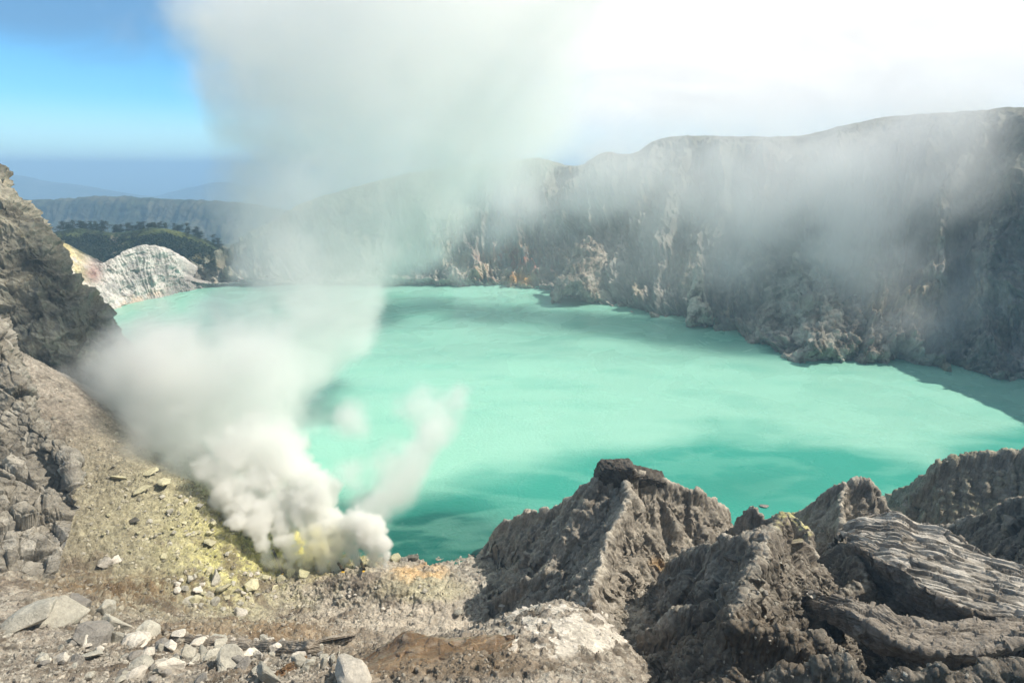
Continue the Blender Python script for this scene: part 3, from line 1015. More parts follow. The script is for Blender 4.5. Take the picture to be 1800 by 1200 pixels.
def volcano(pts, Y, label, seed):
    c = np.array([W(a, b, Y) for a, b in pts])
    f1 = c.copy(); f1[:, 1] -= 900; f1[:, 2] = -600 + (c[:, 2] + 600) * .55
    f2 = c.copy(); f2[:, 1] -= 3000; f2[:, 2] = -900
    b1 = c.copy(); b1[:, 1] += 3000; b1[:, 2] = -900

    def rel(A, U, V, n):
        return A + n * (fbm(A, 700, 4, .5, seed=seed) * 60 * np.clip(V - .9, 0, 1) + fbm(A, 260, 3, seed=seed + 3) * 18)[..., None]
    cliff('far_mountain', [b1, c, f1, f2], 240, 90, M_hill, rel, pnt_green, label, None, 'structure')


volcano([(-700, 345), (-300, 330), (-120, 325), (-40, 316), (8, 309), (32, 308), (55, 313), (90, 320), (130, 324), (190, 334), (260, 345), (360, 356)], 14500, 'faint blue volcano with a flat summit low on the horizon at left', 700)
volcano([(220, 356), (290, 346), (330, 334), (360, 328), (385, 322), (398, 321), (412, 322), (440, 330), (520, 344), (640, 352)], 16500, 'faint blue cone on the horizon beside the smoke', 720)

# land out to the horizon, one sheet
rr = np.concatenate([[0], np.geomspace(300, 150000, 60)])
th = np.linspace(0, 2 * math.pi, 97)
GR, GT = np.meshgrid(rr, th, indexing='ij')
gx, gy = GR * np.cos(GT), 700 + GR * np.sin(GT)
gz = -60 - 840 * sstep(1200, 9000, GR) + fbm(np.stack([gx, gy, gx * 0], -1), 2500, 3, seed=800) * 60 * sstep(1500, 4000, GR)
land = mesh_np('terrain', np.stack([gx, gy, gz], -1).reshape(-1, 3), grid_faces(61, 97), M_hill,
               (mix(col(.07, .085, .05) * np.ones(gx.shape + (3,)), col(.12, .12, .08), fbm(np.stack([gx, gy, gx * 0], -1), 3000, 3, seed=805) + .5)).reshape(-1, 3))
tag(land, 'lowland around the volcano reaching to the horizon', None, None, 'structure')

# ------------------------------------------------------------------ the lake
lx, ly = np.meshgrid(np.linspace(-760, 1150, 620), np.geomspace(180, 1215, 620))
lp = np.stack([lx, ly, lx * 0], -1)
lu, lv, _ = project(lp)
w = fbm(lp * col(1, 2.2, 1), 160, 4, .55, seed=901)
w2 = fbm(lp * col(1, 2.2, 1), 90, 3, .45, seed=905)
DEEP, TURQ, MINT = col(.005, .10, .08), col(.04, .32, .245), col(.28, .57, .45)
edge = np.interp(lu, [300, 700, 830, 1000, 1250, 1450, 1640, 1800], [900, 870, 830, 800, 745, 765, 800, 745])
t = (lv + w * 45 + w2 * 14 - edge) / 90
lc = mix(MINT * np.ones(lp.shape), TURQ, sstep(-.25, .45, t))
lc = mix(lc, TURQ * 1.1, sstep(-.1, .5, w2) * .22)
lc = mix(lc, DEEP, np.clip(np.exp(-(((lu + w * 50 - 770) / 150) ** 2 + ((lv + w2 * 30 - 960) / 70) ** 2)) * 1.7, 0, 1) * .95)
sw = fbm(lp * col(1, 2.6, 1) + 70 * fbm(lp, 190, 2, seed=931)[..., None], 110, 4, .5, seed=933, ridge=True)
lc = mix(lc, MINT * 1.12, sstep(.45, .75, sw) * .16)
lc = mix(lc, TURQ * 1.25, sstep(.15, -.25, sw) * .10)
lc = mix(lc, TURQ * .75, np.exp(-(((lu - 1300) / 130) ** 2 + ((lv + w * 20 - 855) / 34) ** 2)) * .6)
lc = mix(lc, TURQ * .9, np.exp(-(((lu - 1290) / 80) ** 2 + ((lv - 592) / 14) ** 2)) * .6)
lc = mix(lc, col(.30, .50, .30), np.exp(-(((lu - 1560) / 40) ** 2 + ((lv - 893) / 14) ** 2)) * .6)
wm = bpy.data.materials.new('lake_water')
wm.use_nodes = True
N, L = wm.node_tree.nodes, wm.node_tree.links
b = N['Principled BSDF']
a = N.new('ShaderNodeAttribute')
a.attribute_name = 'Col'
L.new(a.outputs[0], b.inputs['Base Color'])
wn2 = N.new('ShaderNodeTexNoise')
wn2.inputs['Scale'].default_value = 0.012
wn2.inputs['Detail'].default_value = 6
wn2.inputs['Distortion'].default_value = 1.2
b.inputs['IOR'].default_value = 1.33
b.inputs['Specular IOR Level'].default_value = 0.4
g = N.new('ShaderNodeNewGeometry')
L.new(g.outputs['Position'], wn2.inputs[0])
L.new(ramp(N, L, wn2.outputs[0], [(.4, .14), (.62, .42)]), b.inputs['Roughness'])
nn = N.new('ShaderNodeTexNoise')
nn.inputs['Scale'].default_value = 0.35
nn.inputs['Detail'].default_value = 5
L.new(g.outputs['Position'], nn.inputs[0])
bp = N.new('ShaderNodeBump')
bp.inputs['Strength'].default_value = 0.5
bp.inputs['Distance'].default_value = 0.9
L.new(nn.outputs[0], bp.inputs['Height'])
L.new(bp.outputs[0], b.inputs['Normal'])
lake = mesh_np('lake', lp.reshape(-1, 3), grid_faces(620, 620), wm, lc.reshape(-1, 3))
tag(lake, 'milky turquoise acid crater lake', None, None, 'structure')
print('setting', time.time() - T0)

# ------------------------------------------------------------------ crags standing out from the far wall
def spur(name, pts, label, seed, amp=1.0, tint=ASH, push=.975):
    """pts: (u, v, Y or None for the waterline, half width in pixels)"""
    rows = [[], [], [], [], []]
    for u, v, Y, w_ in pts:
        Y = Y * push if Y else Y
        w_ = w_ * 1.08
        c = np.array(W(u, v, Y) if Y else WZ(u, v, -3))
        wm_ = w_ / FOC * c[1]
        rows[0].append(c + (-wm_ * 1.5, wm_ * .9, -wm_ * 1.5))
        rows[1].append(c + (-wm_ * .8, wm_ * .1, -wm_ * .5))
        rows[2].append(c)
        rows[3].append(c + (wm_ * .8, wm_ * .1, -wm_ * .5))
        rows[4].append(c + (wm_ * 1.5, wm_ * .9, -wm_ * 1.5))

    def rel(A, U, V, n):
        w1 = fbm(A, 30, 3, seed=seed)
        c_, i_, e_ = cells(A + w1[..., None] * 8, 17, seed + 3)
        c2_, i2_, e2_ = cells(A, 7, seed + 4)
        rb_n = fbm(A * col(1, 1, .35), 14, 4, .55, seed=seed + 6, ridge=True)
        return A + n * ((w1 * 9 + c_ * 7 + c2_ * 2.8 + (rb_n - .4) * 8 + fbm(A, 5, 3, .6, seed=seed + 8) * 2) * amp)[..., None]

    def pnt(A, U, V, n):
        f_ = fbm(A * col(1, 1, .5), 16, 4, .6, seed=seed + 9)
        c_ = mix(tint * np.ones(A.shape), ASH_D * .9, sstep(-.1, .3, f_))
        return mix(c_, col(.48, .45, .39), sstep(.05, .3, -f_) * .7)
    return cliff(name, rows, 150, 110, M_mid, rel, pnt, label, 'rock spur', None)


spur('rock_spur', [(1408, 455, 900, 26), (1425, 480, 860, 34), (1443, 510, 815, 36), (1452, 545, 775, 34), (1446, 585, 735, 34), (1452, 612, 712, 40), (1455, 631, None, 44)], 'largest grey crag with twin bulges reaching into the lake from the wall', 2000, 1.0, ASH_L * .75, .96)
spur('rock_spur', [(1505, 520, 800, 18), (1512, 545, 770, 24), (1500, 575, 740, 22), (1490, 605, 712, 24), (1494, 633, None, 26)], 'short knobbly crag at the waterline between the largest crag and the slimmer one', 2040, .8)
spur('rock_spur', [(1545, 540, 780, 14), (1556, 565, 750, 18), (1554, 595, 722, 18), (1545, 620, 700, 20), (1540, 638, None, 22)], 'slim pale crag standing at the waterline farthest right of the group', 2080, .7)
spur('rock_spur', [(1226, 466, 930, 4), (1228, 490, 915, 7), (1230, 520, 890, 11), (1238, 550, 865, 16), (1240, 574, None, 18)], 'thin pale rock spire leaning against the dark far wall', 2120, .55, ASH_L)
spur('rock_spur', [(1035, 418, 1120, 16), (1040, 440, 1090, 26), (1018, 470, 1050, 26), (1010, 500, 1020, 24), (1000, 522, None, 20)], 'warm grey crag jutting from the far wall beside the red patch', 2160, .9, col(.36, .30, .24))
spur('rock_spur', [(1335, 440, 960, 14), (1345, 470, 920, 20), (1375, 500, 880, 20), (1362, 545, 830, 24), (1350, 585, 790, 24), (1340, 602, None, 24)], 'steep pale streaked buttress of the far wall left of the largest crag', 2200, .8)


# ------------------------------------------------------------------ dark cap of the tallest peak
def skin_block(name, rows, nu, nv, mat, amp, seed, color, color2, parent=None, size=4.0, terr=0, smooth=True):
    A, U, V = loft(rows, nu, nv)
    n = normals(A)
    c_, i_, e_ = cells(A, size, seed)
    c2_, _, _ = cells(A, size * .35, seed + 1)
    dd = c_ * amp + c2_ * amp * .4 + fbm(A, size * 2, 4, .6, seed=seed + 2) * amp * 1.5
    if terr:
        l_ = (A[..., 2] + fbm(A, 14, 3, seed=seed + 5) * 1.6) / terr
        dd = dd + (sstep(.2, .55, l_ % 1) - l_ % 1) * terr * .45
    A = A + n * dd[..., None]
    cc = mix(color * np.ones(A.shape), color2, sstep(-.2, .3, fbm(A, size * 1.5, 4, .6, seed=seed + 7)))
    o = mesh_np(name, A.reshape(-1, 3), grid_faces(nv, nu), mat, cc.reshape(-1, 3), smooth=smooth, parent=parent)
    return o


capline = [(1048, 843, 258), (1056, 822, 256), (1075, 817, 254), (1098, 816, 253), (1112, 817, 252), (1120, 827, 252.5), (1145, 832, 253), (1170, 840, 254)]
cap_h = [4.0, 9.0, 10, 10, 9.5, 7, 6, 4]
top = [np.array(W(*p)) + (0, .5, -.9) for p in capline]
rows = [[t_ + (0, 9, -h_) for t_, h_ in zip(top, cap_h)], [t_ + (0, 7.5, -.4) for t_ in top], [t_ + (0, 0, .2) for t_ in top], [t_ + (0, -2.6, -.6) for t_ in top],
        [t_ + (0, -2.4, -h_ * .6) for t_, h_ in zip(top, cap_h)], [t_ + (0, -1.4, -h_ * 1.15) for t_, h_ in zip(top, cap_h)]]
pin = near_objs[1]
cap = skin_block('cap', rows, 220, 110, M_near, .42, 1500, col(.12, .108, .09), col(.065, .057, .048), pin, 2.0, 1.3)
cap['label'] = 'dark flat basalt cap'


# ------------------------------------------------------------------ tilted, layered outcrop at the right
def PS(u, v, k=0.985, lift=0.0):
    q_ = surf(u, v)
    if q_ is None:
        return None
    q_ = (q_ - cam.location) * k + cam.location
    return np.array(q_) + (0, 0, lift)


bk_l = [(1478, 940, 182), (1512, 912, 184), (1545, 906, 184), (1578, 903, 182), (1612, 922, 178), (1655, 930, 172), (1705, 962, 164), (1765, 992, 155), (1830, 1015, 148), (1900, 1040, 142)]
fr_l = [(1490, 952, 172), (1512, 962, 166), (1540, 980, 160), (1572, 992, 154), (1602, 1008, 149), (1618, 1030, 143), (1665, 1050, 137), (1702, 1068, 132), (1760, 1082, 128), (1850, 1100, 122)]
bkp = [np.array(W(*p)) for p in bk_l]
frp = [np.array(W(*p)) for p in fr_l]
rows = [[p + (0, 8, -14) for p in bkp], [p + (0, 1, -1) for p in bkp], bkp, [a_ * .62 + b_ * .38 for a_, b_ in zip(bkp, frp)], [a_ * .3 + b_ * .7 for a_, b_ in zip(bkp, frp)], frp,
        [p + (-.3, -.2, -1.2) for p in frp], [p + (.3, 2.2, -4.5) for p in frp], [p + (1.5, 5.5, -9) for p in frp], [p + (2, 12, -18) for p in frp]]
A, U, V = loft(rows, 800, 560)
n = normals(A)
sa, ca = math.sin(.62), math.cos(.62)
al = A[..., 0] * ca - A[..., 1] * sa          # along the beds
ac = A[..., 0] * sa + A[..., 1] * ca          # across them
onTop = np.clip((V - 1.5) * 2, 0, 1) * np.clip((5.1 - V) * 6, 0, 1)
pl = (ac * .5 + fbm(np.stack([al / 4.5, ac, A[..., 2] * 0], -1), 6, 4, .5, seed=1601) * 8) / 3.1
step = (sstep(.80, .95, pl % 1) - pl % 1) * 2.0
chip = sstep(.08, .16, fbm(np.stack([al * .45, ac * 1.0, al * 0], -1), 6, 4, .55, seed=1605))
lay_ = (A[..., 2] + fbm(A, 18, 3, seed=1607) * 1.5) / 1.3
face = (sstep(.3, .6, lay_ % 1) - lay_ % 1) * .8
c_, i_, e_ = cells(A, 3.0, 1609)
c4_, i4_, e4_ = cells(A * col(1, 1, 2.2), 7.0, 1611)
pw_ = fbm(A, 10, 3, .5, seed=1620) * 3
pt, pid, ped = cells(np.stack([(al + pw_) / 13, (ac + pw_) / 3.6, al * 0], -1), 1.0, 1621)
pt2, pid2, ped2 = cells(np.stack([(al - pw_) / 4.6, (ac + pw_) / 2.1, al * 0 + 5], -1), 1.0, 1623)
dd = onTop * (step * .6 + pid * 1.5 + pt * .9 + pid2 * .35 * sstep(.3, .7, pid) - .35 * (1 - sstep(0, .1, ped)) - chip * .75 + fbm(A, 22, 3, seed=1612) * 1.0) + (1 - onTop) * (face + c_ * .7 + c4_ * 1.6) + fbm(A, 2, 3, .6, seed=1613) * .16
A = A + n * dd[..., None]
cc = mix(col(.50, .46, .40) * np.ones(A.shape), col(.22, .195, .16), sstep(-.05, .25, fbm(np.stack([al / 3, ac, ac * 0], -1), 6, 4, .6, seed=1615)) * .7)
cc = cc * (.8 + .4 * pid2[..., None])
cc = mix(cc, col(.12, .10, .08), np.maximum(np.maximum(chip * .5, (1 - sstep(0, .08, ped)) * .6), (1 - onTop) * .75))  # dark cracks; front face and undercut also carry painted shade
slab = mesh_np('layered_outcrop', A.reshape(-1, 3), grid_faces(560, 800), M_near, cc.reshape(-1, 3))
tag(slab, 'pale tilted slab of thin rock layers above a dark undercut at the lower right', 'rock outcrop')
splat(A.reshape(-1, 3))

# lower curved ledge with combed layers
bk_l = [(1400, 1040, 152), (1470, 1048, 139), (1525, 1062, 134), (1570, 1085, 128), (1620, 1092, 126), (1690, 1095, 125), (1770, 1092, 125), (1900, 1085, 126)]
fr_l = [(1405, 1055, 150), (1480, 1072, 130), (1530, 1098, 121), (1580, 1128, 115), (1640, 1142, 112), (1710, 1146, 111), (1790, 1126, 112), (1900, 1105, 114)]
bkp = [np.array(W(*p)) for p in bk_l]
frp = [np.array(W(*p)) for p in fr_l]
rows = [[p + (0, 6, -12) for p in bkp], bkp, [a_ * .5 + b_ * .5 + (0, 0, -1.2) for a_, b_ in zip(bkp, frp)], frp, [p + (0, .1, -1.2) for p in frp], [p + (0, 1.4, -3.4) for p in frp], [p + (0, 6, -9) for p in frp]]
A, U, V = loft(rows, 460, 220)
n = normals(A)
cmb = fbm(np.stack([U * .5, V * 9 + U * .4, U * 0], -1), 1.0, 4, .55, seed=1651, ridge=True)
c_, i_, e_ = cells(A, 2.4, 1655)
cB, iB, eB = cells(A * col(.6, 1, 1), 4.5, 1658)
A = A + n * ((cmb - .4) * 1.0 + c_ * .5 + cB * 1.1 + iB * .7 + fbm(A, 7, 4, .6, seed=1656) * 1.1)[..., None]
cc = mix(col(.36, .32, .27) * np.ones(A.shape), col(.14, .12, .098), sstep(.2, .6, 1 - cmb) * .45 + sstep(-.1, .3, fbm(A, 5, 4, .6, seed=1659)) * .4)
led = mesh_np('layered_ledge', A.reshape(-1, 3), grid_faces(220, 460), M_near, cc.reshape(-1, 3))
tag(led, 'low curving brown ledge of combed rock layers below the tilted slab', 'rock ledge')
splat(A.reshape(-1, 3))

# wet brown slab at the bottom of the view
M_wet = rock_mat('rock_wet_brown', 2.2, 0.35, 0.35, 0.38, spec=0.55)
bk_l = [(600, 1178, 119), (640, 1152, 121), (690, 1122, 123), (716, 1106, 124), (745, 1116, 122), (790, 1124, 119), (830, 1122, 118), (868, 1116, 118), (905, 1113, 118)]
fr_l = [(560, 1200, 107), (610, 1202, 105), (680, 1188, 106), (730, 1180, 106), (775, 1178, 106), (815, 1182, 105), (848, 1184, 105), (872, 1155, 109), (900, 1128, 113)]
bkp = [np.array(W(*p)) for p in bk_l]
frp = [np.array(W(*p)) for p in fr_l]
rows = [[p + (0, 5, -8) for p in bkp], bkp, [a_ * .66 + b_ * .34 + (0, 0, .2) for a_, b_ in zip(bkp, frp)], [a_ * .3 + b_ * .7 for a_, b_ in zip(bkp, frp)], frp, [p + (0, .3, -1.5) for p in frp], [p + (0, 2.2, -3.6) for p in frp], [p + (0, 5, -8) for p in frp]]
A, U, V = loft(rows, 400, 260)
n = normals(A)
fl_ = fbm(A * col(.5, 1, 1), 12, 4, .5, seed=1701)
lin = np.abs(fbm(A * col(.35, 1, 1), 9, 3, .5, seed=1703))
front = np.clip(V - 4.2, 0, 1)
c_, i_, e_ = cells(A * col(1, 1, 2), 3, 1705)
A = A + n * (fl_ * 1.5 + front * (c_ * 1.0) + c_ * .35 + fbm(A, 2.2, 4, .6, seed=1706) * .32)[..., None]
cc = mix(col(.14, .085, .040) * np.ones(A.shape), col(.21, .135, .07), sstep(-.1, .25, fl_))
cc = mix(cc, col(.42, .29, .16), (1 - sstep(.012, .035, lin)) * sstep(-.1, .2, fl_) * .6)
cc = mix(cc, col(.30, .25, .19), sstep(.05, .35, fbm(A, 4, 5, .65, seed=1709)) * .6)
cc = mix(cc, col(.06, .04, .025), front * .6)
sl_ = mesh_np('wet_rock_slab', A.reshape(-1, 3), grid_faces(260, 400), M_wet, cc.reshape(-1, 3))
tag(sl_, 'smooth wet brown rock slab with pale veins at the bottom centre', 'rock slab')
splat(A.reshape(-1, 3))


def beam(pts, r0, name, mat, label, cat, color, color2, seed, flat=.45):
    """a long bedded rib of rock lying on the slope"""
    A_ = np.array([PS(u, v, .999) for u, v in pts])
    r0 *= .8
    color, color2 = color * 1.25, color2 * 1.3
    rows_ = []
    for ang in np.linspace(-.3, math.pi + .3, 6):
        rows_.append([p + (0.0, -math.cos(ang) * r0 * (1 - .75 * abs(2 * k / (len(A_) - 1) - 1) ** 3), math.sin(ang) * r0 * flat * (1 - .7 * abs(2 * k / (len(A_) - 1) - 1) ** 3)) for k, p in enumerate(A_)])
    A, U, V = loft(rows_[::-1], 300, 100)
    n = normals(A)
    bd = V * 2.2 + fbm(np.stack([U * .35, V, U * 0 + seed], -1), .8, 3, seed=seed) * 1.6
    c_, i_, e_ = cells(A * col(.6, 1, 1.4), 2.2, seed)
    pr = fbm(np.stack([U * .8, V * 3.2, U * 0 + seed], -1), 1, 4, .6, seed=seed + 2, ridge=True)
    A = A + n * ((sstep(.1, .5, bd % 1) - bd % 1) * r0 * .28 + (pr - .4) * r0 * .22 + c_ * .45 + fbm(A, 9, 4, .6, seed=seed + 3) * 1.9 - .6)[..., None]
    cc = mix(color * np.ones(A.shape), color2, sstep(-.2, .3, fbm(np.stack([U * .6, V * 4, U * 0], -1), 1, 4, .6, seed=seed + 7)))
    cc = mix(cc, col(.38, .34, .28), sstep(.1, .4, fbm(A, 3, 4, .6, seed=seed + 9)) * .6)
    o = mesh_np(name, A.reshape(-1, 3), grid_faces(100, 300), mat, cc.reshape(-1, 3))
    tag(o, label, cat)
    return o


beam([(285, 1110), (350, 1128), (430, 1138), (510, 1140), (570, 1134), (625, 1118)], 3.6, 'rock_rib', M_near, 'flat grey brown shelf of thin layers across the lower left', 'rock rib', col(.30, .26, .21), col(.19, .16, .125), 1821, .5)
beam([(470, 1195), (500, 1180), (525, 1168), (556, 1160)], 2.6, 'rock_rib', M_near, 'rusty brown rib beside a grey boulder at the bottom', 'rock rib', col(.20, .12, .06), col(.10, .065, .04), 1841)
print('outcrops', time.time() - T0)


# ------------------------------------------------------------------ loose rocks
def rock_proto(seed, n=16, flat=1.0, detail=2):
    """angular boulder: a hull of random points, bevelled, its faces roughened; radius about 1"""
    import bmesh
    rg_ = random.Random(seed)
    bm = bmesh.new()
    for _ in range(n):
        v_ = Vector((rg_.gauss(0, 1), rg_.gauss(0, 1), rg_.gauss(0, 1))).normalized()
        k_ = rg_.uniform(.8, 1.08)
        bm.verts.new((v_.x * k_ * rg_.uniform(.9, 1.1), v_.y * k_ * .85, v_.z * k_ * .78 * flat))
    bmesh.ops.convex_hull(bm, input=bm.verts)
    bmesh.ops.delete(bm, geom=[v_ for v_ in bm.verts if not v_.link_faces], context='VERTS')
    bmesh.ops.bevel(bm, geom=list(bm.edges), offset=.05, segments=1, affect='EDGES', profile=.6)
    bmesh.ops.triangulate(bm, faces=bm.faces)
    bmesh.ops.subdivide_edges(bm, edges=[e_ for e_ in bm.edges if e_.calc_length() > .25], cuts=detail, use_grid_fill=True)
    bmesh.ops.triangulate(bm, faces=bm.faces)
    bm.normal_update()
    V_ = np.array([v_.co for v_ in bm.verts])
    N_ = np.array([v_.normal for v_ in bm.verts])
    V_ = V_ + N_ * (fbm(V_ + seed, .7, 4, .55, seed=seed)[:, None] * .13)
    for v_, c_ in zip(bm.verts, V_):
        v_.co = c_
    me = bpy.data.meshes.new('boulder')
    bm.to_mesh(me)
    bm.free()
    return me


def boulder_mat(name, base, sz=.35):
    return rock_mat(name, sz, .8, .32, use_attr=False, base=base)


BM = {'pale': boulder_mat('boulder_pale', (.42, .395, .33), 1.2), 'yellow': boulder_mat('boulder_sulphur', (.50, .465, .31), 1.2),
      'grey': boulder_mat('boulder_grey', (.27, .25, .22), 1.2), 'dark': boulder_mat('boulder_dark', (.13, .12, .10), 1.2), 'bright': boulder_mat('boulder_bright', (.60, .55, .47), 1.2),
      'vent': boulder_mat('boulder_vent', (.54, .51, .33), 1.2), 'sulph': boulder_mat('boulder_sulphur_dust', (.47, .44, .29), 1.2)}
protos = []
for k in range(9):
    base_me = rock_proto(40 + k, 11 + k % 4 * 3, (1, .8, .62)[k % 3])
    protos.append({})
    for key, m in BM.items():
        me = base_me.copy()
        me.materials.append(m)
        protos[-1][key] = me
rg = random.Random(5)
n_b = 0


def boulder(u, v, rpx, key, label, group=None, k=None, sink=.36, sq=None, pos=None):
    global n_b
    p = pos or surf(u, v)
    if p is None:
        return None
    dist = (p - cam.location).length
    r = rpx / FOC * dist * 1.18
    me = protos[rg.randrange(len(protos)) if k is None else k][key]
    o = bpy.data.objects.new('boulder', me)
    COL.objects.link(o)
    sx_, sy_, sz_ = sq or (rg.uniform(.85, 1.2), rg.uniform(.85, 1.15), rg.uniform(.8, 1.15))
    o.scale = (r * sx_, r * sy_, r * sz_)
    o.rotation_euler = (rg.uniform(-.4, .4), rg.uniform(-.4, .4), rg.uniform(0, 6.28))
    o.location = p + Vector((0, 0, r * .7 * (1 - 2 * sink)))
    tag(o, label, 'boulder', group)
    n_b += 1
    return o


special = [
    (165, 1128, 25, 'grey', 'largest rounded grey green boulder at the lower left', (1, 1, 1.25)),
    (212, 1125, 20, 'pale', 'cracked pale boulder leaning on the right side of the largest one', (1, .9, 1.1)),
    (212, 1098, 20, 'pale', 'flat topped pyramid boulder above the largest rounded one', (1.1, 1, .9)),
    (262, 1118, 17, 'pale', 'tall upright pale boulder right of the pyramid boulder', (.9, .9, 1.4)),
    (238, 1128, 15, 'bright', 'low white boulder wedged between two taller boulders', (1.3, 1, .7)),
    (100, 1090, 26, 'pale', 'broad angular pale block under the buttress foot', (1.3, 1, 1.1)),
    (138, 1065, 17, 'grey', 'upright grey block on the scree above the broad angular block', (.8, .9, 1.4)),
    (188, 1072, 12, 'pale', 'small pointed boulder at the end of the short brown rib', (.9, .9, 1.3)),
    (45, 1092, 26, 'pale', 'wide smooth grey rock face lying at the left edge', (1.7, 1, .8)),
    (350, 1130, 11, 'bright', 'tilted bright slab on the layered shelf', (1.5, .8, .6)),
    (332, 1150, 12, 'pale', 'narrow standing pale boulder in front of the layered shelf', (.8, .8, 1.4)),
    (250, 1168, 16, 'pale', 'pale block in the rubble below the big boulders', (1.1, 1, .8)),
    (300, 1178, 15, 'bright', 'white chunk beside the small layered rib at the bottom', (1.2, 1, .8)),
    (410, 1168, 25, 'pale', 'large streaked grey white boulder at the bottom left of centre', (1.3, 1, .85)),
    (555, 1143, 15, 'pale', 'long pale boulder slanting upward beside the wet slab', (.8, .8, 1.6)),
    (480, 1188, 22, 'pale', 'pale faceted boulder cut by the bottom edge', (1.2, 1, .9)),
    (440, 1148, 11, 'bright', 'white boulder at the right end of a small pile', (1, 1, 1)),
    (575, 1158, 10, 'bright', 'small white boulder left of the wet brown slab', (1.2, 1, .8)),
    (620, 1192, 30, 'bright', 'big whitish flat boulder in front of the wet brown slab', (1.5, 1, .6)),
    (185, 990, 9, 'bright', 'white boulder perched above the long brown rib', (1.2, 1, 1)),
    (205, 985, 7, 'bright', 'smaller white boulder uphill of the perched one', (1, 1, 1)),
    (208, 843, 9, 'yellow', 'yellowish boulder alone on the upper talus', (1.2, 1, .8)),
    (265, 832, 9, 'yellow', 'yellowish block on the upper rim of the talus', (1.3, 1, .7)),
    (290, 852, 11, 'yellow', 'largest yellowish block near the rim of the talus', (1.2, 1, .9)),
    (250, 862, 9, 'yellow', 'elongated yellow boulder below the talus rim', (1.5, .8, .7)),
    (237, 918, 8, 'dark', 'single dark wedge boulder amid the yellow talus', (.8, .8, 1.2)),
    (368, 938, 9, 'yellow', 'upper of two stacked yellow blocks on the lower talus', (1, 1, .9)),
    (370, 955, 9, 'yellow', 'lower of two stacked yellow blocks on the lower talus', (1.2, 1, .8)),
    (375, 1020, 13, 'pale', 'large angular boulder at the foot of the talus', (1.2, 1, 1)),
    (392, 1035, 12, 'yellow', 'squat cream boulder below the large angular one', (1.2, 1, .8)),
    (443, 1030, 12, 'yellow', 'cream boulder with a sharp top near the vents', (1, 1, 1)),
    (425, 1078, 10, 'bright', 'bright round boulder at the edge of the layered shelf', (1.2, 1, .8)),
    (494, 1018, 7, 'yellow', 'small yellow boulder before the left vent', (1.1, 1, .9)),
    (510, 1008, 10, 'vent', 'square yellow block before the vents', (1.2, 1, .9)),
    (533, 1010, 10, 'vent', 'round yellow boulder before the vents', (1, 1, 1.1)),
    (545, 1000, 11, 'vent', 'tall yellow boulder leaning beside the vents', (.8, .8, 1.5)),
    (694, 982, 10, 'yellow', 'pale yellow knob at the water edge right of the steam', (1, 1, 1.2)),
    (712, 983, 7, 'grey', 'small grey boulder in the shallows between two knobs', (1, 1, 1.1)),
    (720, 981, 8, 'dark', 'left half of the split dark boulder on the shore', (.8, 1, 1.3)),
    (729, 981, 8, 'dark', 'right half of the split dark boulder on the shore', (.8, 1, 1.25)),
    (806, 1080, 8, 'pale', 'squarish pale block on the right side of the mound', (1, 1, 1.2)),
    (1428, 1048, 7, 'bright', 'pale rounded stone in the gully left of the tilted slab', (1.1, 1, .9)),
]
for u, v, r_, key, lb, sq in special:
    boulder(u, v, r_, key, lb, None, None, .36, sq)


def outline(V_, key):
    return V_


def shelf(u, v, Y, rpx, seed, label, cat, z=None):
    p = Vector(WZ(u, v, z) if z is not None else W(u, v, Y))
    me = rock_proto(seed, 22, .42)
    me.materials.append(BM['grey'])
    o = bpy.data.objects.new('lake_rock', me)
    COL.objects.link(o)
    r = rpx / FOC * p.y
    o.scale = (r * 1.2, r, r * .9)
    o.location = p
    tag(o, label, cat)


shelf(1343, 889, None, 9, 91, 'small flat rock islet alone in the water behind the jagged pinnacle', 'rock islet', 0.5)
shelf(1492, 632, None, 9, 92, 'tiny dark islet off the largest crag', 'rock islet', 0.5)
shelf(1415, 624, None, 26, 93, 'flat rounded rock shelf at the foot of the largest crag', 'rock islet', 0.0)

zones = [
    # u, v, ru, rv, count, px min, px max, key choices, label, group
    (310, 925, 150, 70, 72, 2.4, 6.0, ('sulph', 'pale', 'pale'), 'small pale yellow block scattered on the talus above the vents', 'blocks on the yellow talus'),
    (400, 1035, 95, 38, 50, 3.5, 8.5, ('pale', 'yellow', 'bright'), 'cream block in the field at the foot of the talus', 'blocks at the talus foot'),
    (330, 1158, 270, 42, 102, 4.5, 14, ('pale', 'bright', 'grey'), 'pale angular block in the rubble along the bottom left', 'rubble blocks along the bottom'),
    (690, 1060, 130, 35, 14, 2.5, 5.5, ('pale', 'bright'), 'small pale block on the pinkish mound', 'blocks on the mound'),
    (1370, 1045, 60, 60, 12, 2.5, 5, ('pale', 'grey'), 'small flat stone on the brown ridge crest', 'stones on the brown ridge'),
]
for (cu, cv, ru, rv, cnt, a_, b_, keys, lb, gp) in zones:
    for _ in range(cnt):
        t_ = rg.uniform(0, 6.283)
        q_ = math.sqrt(rg.random())
        u, v = cu + ru * q_ * math.cos(t_), cv + rv * q_ * math.sin(t_)
        if u < 0 or v > 1195:
            continue
        boulder(u, v, a_ + (b_ - a_) * rg.random() ** 2.6, rg.choice(keys), lb, gp)
print('boulders', n_b, time.time() - T0)

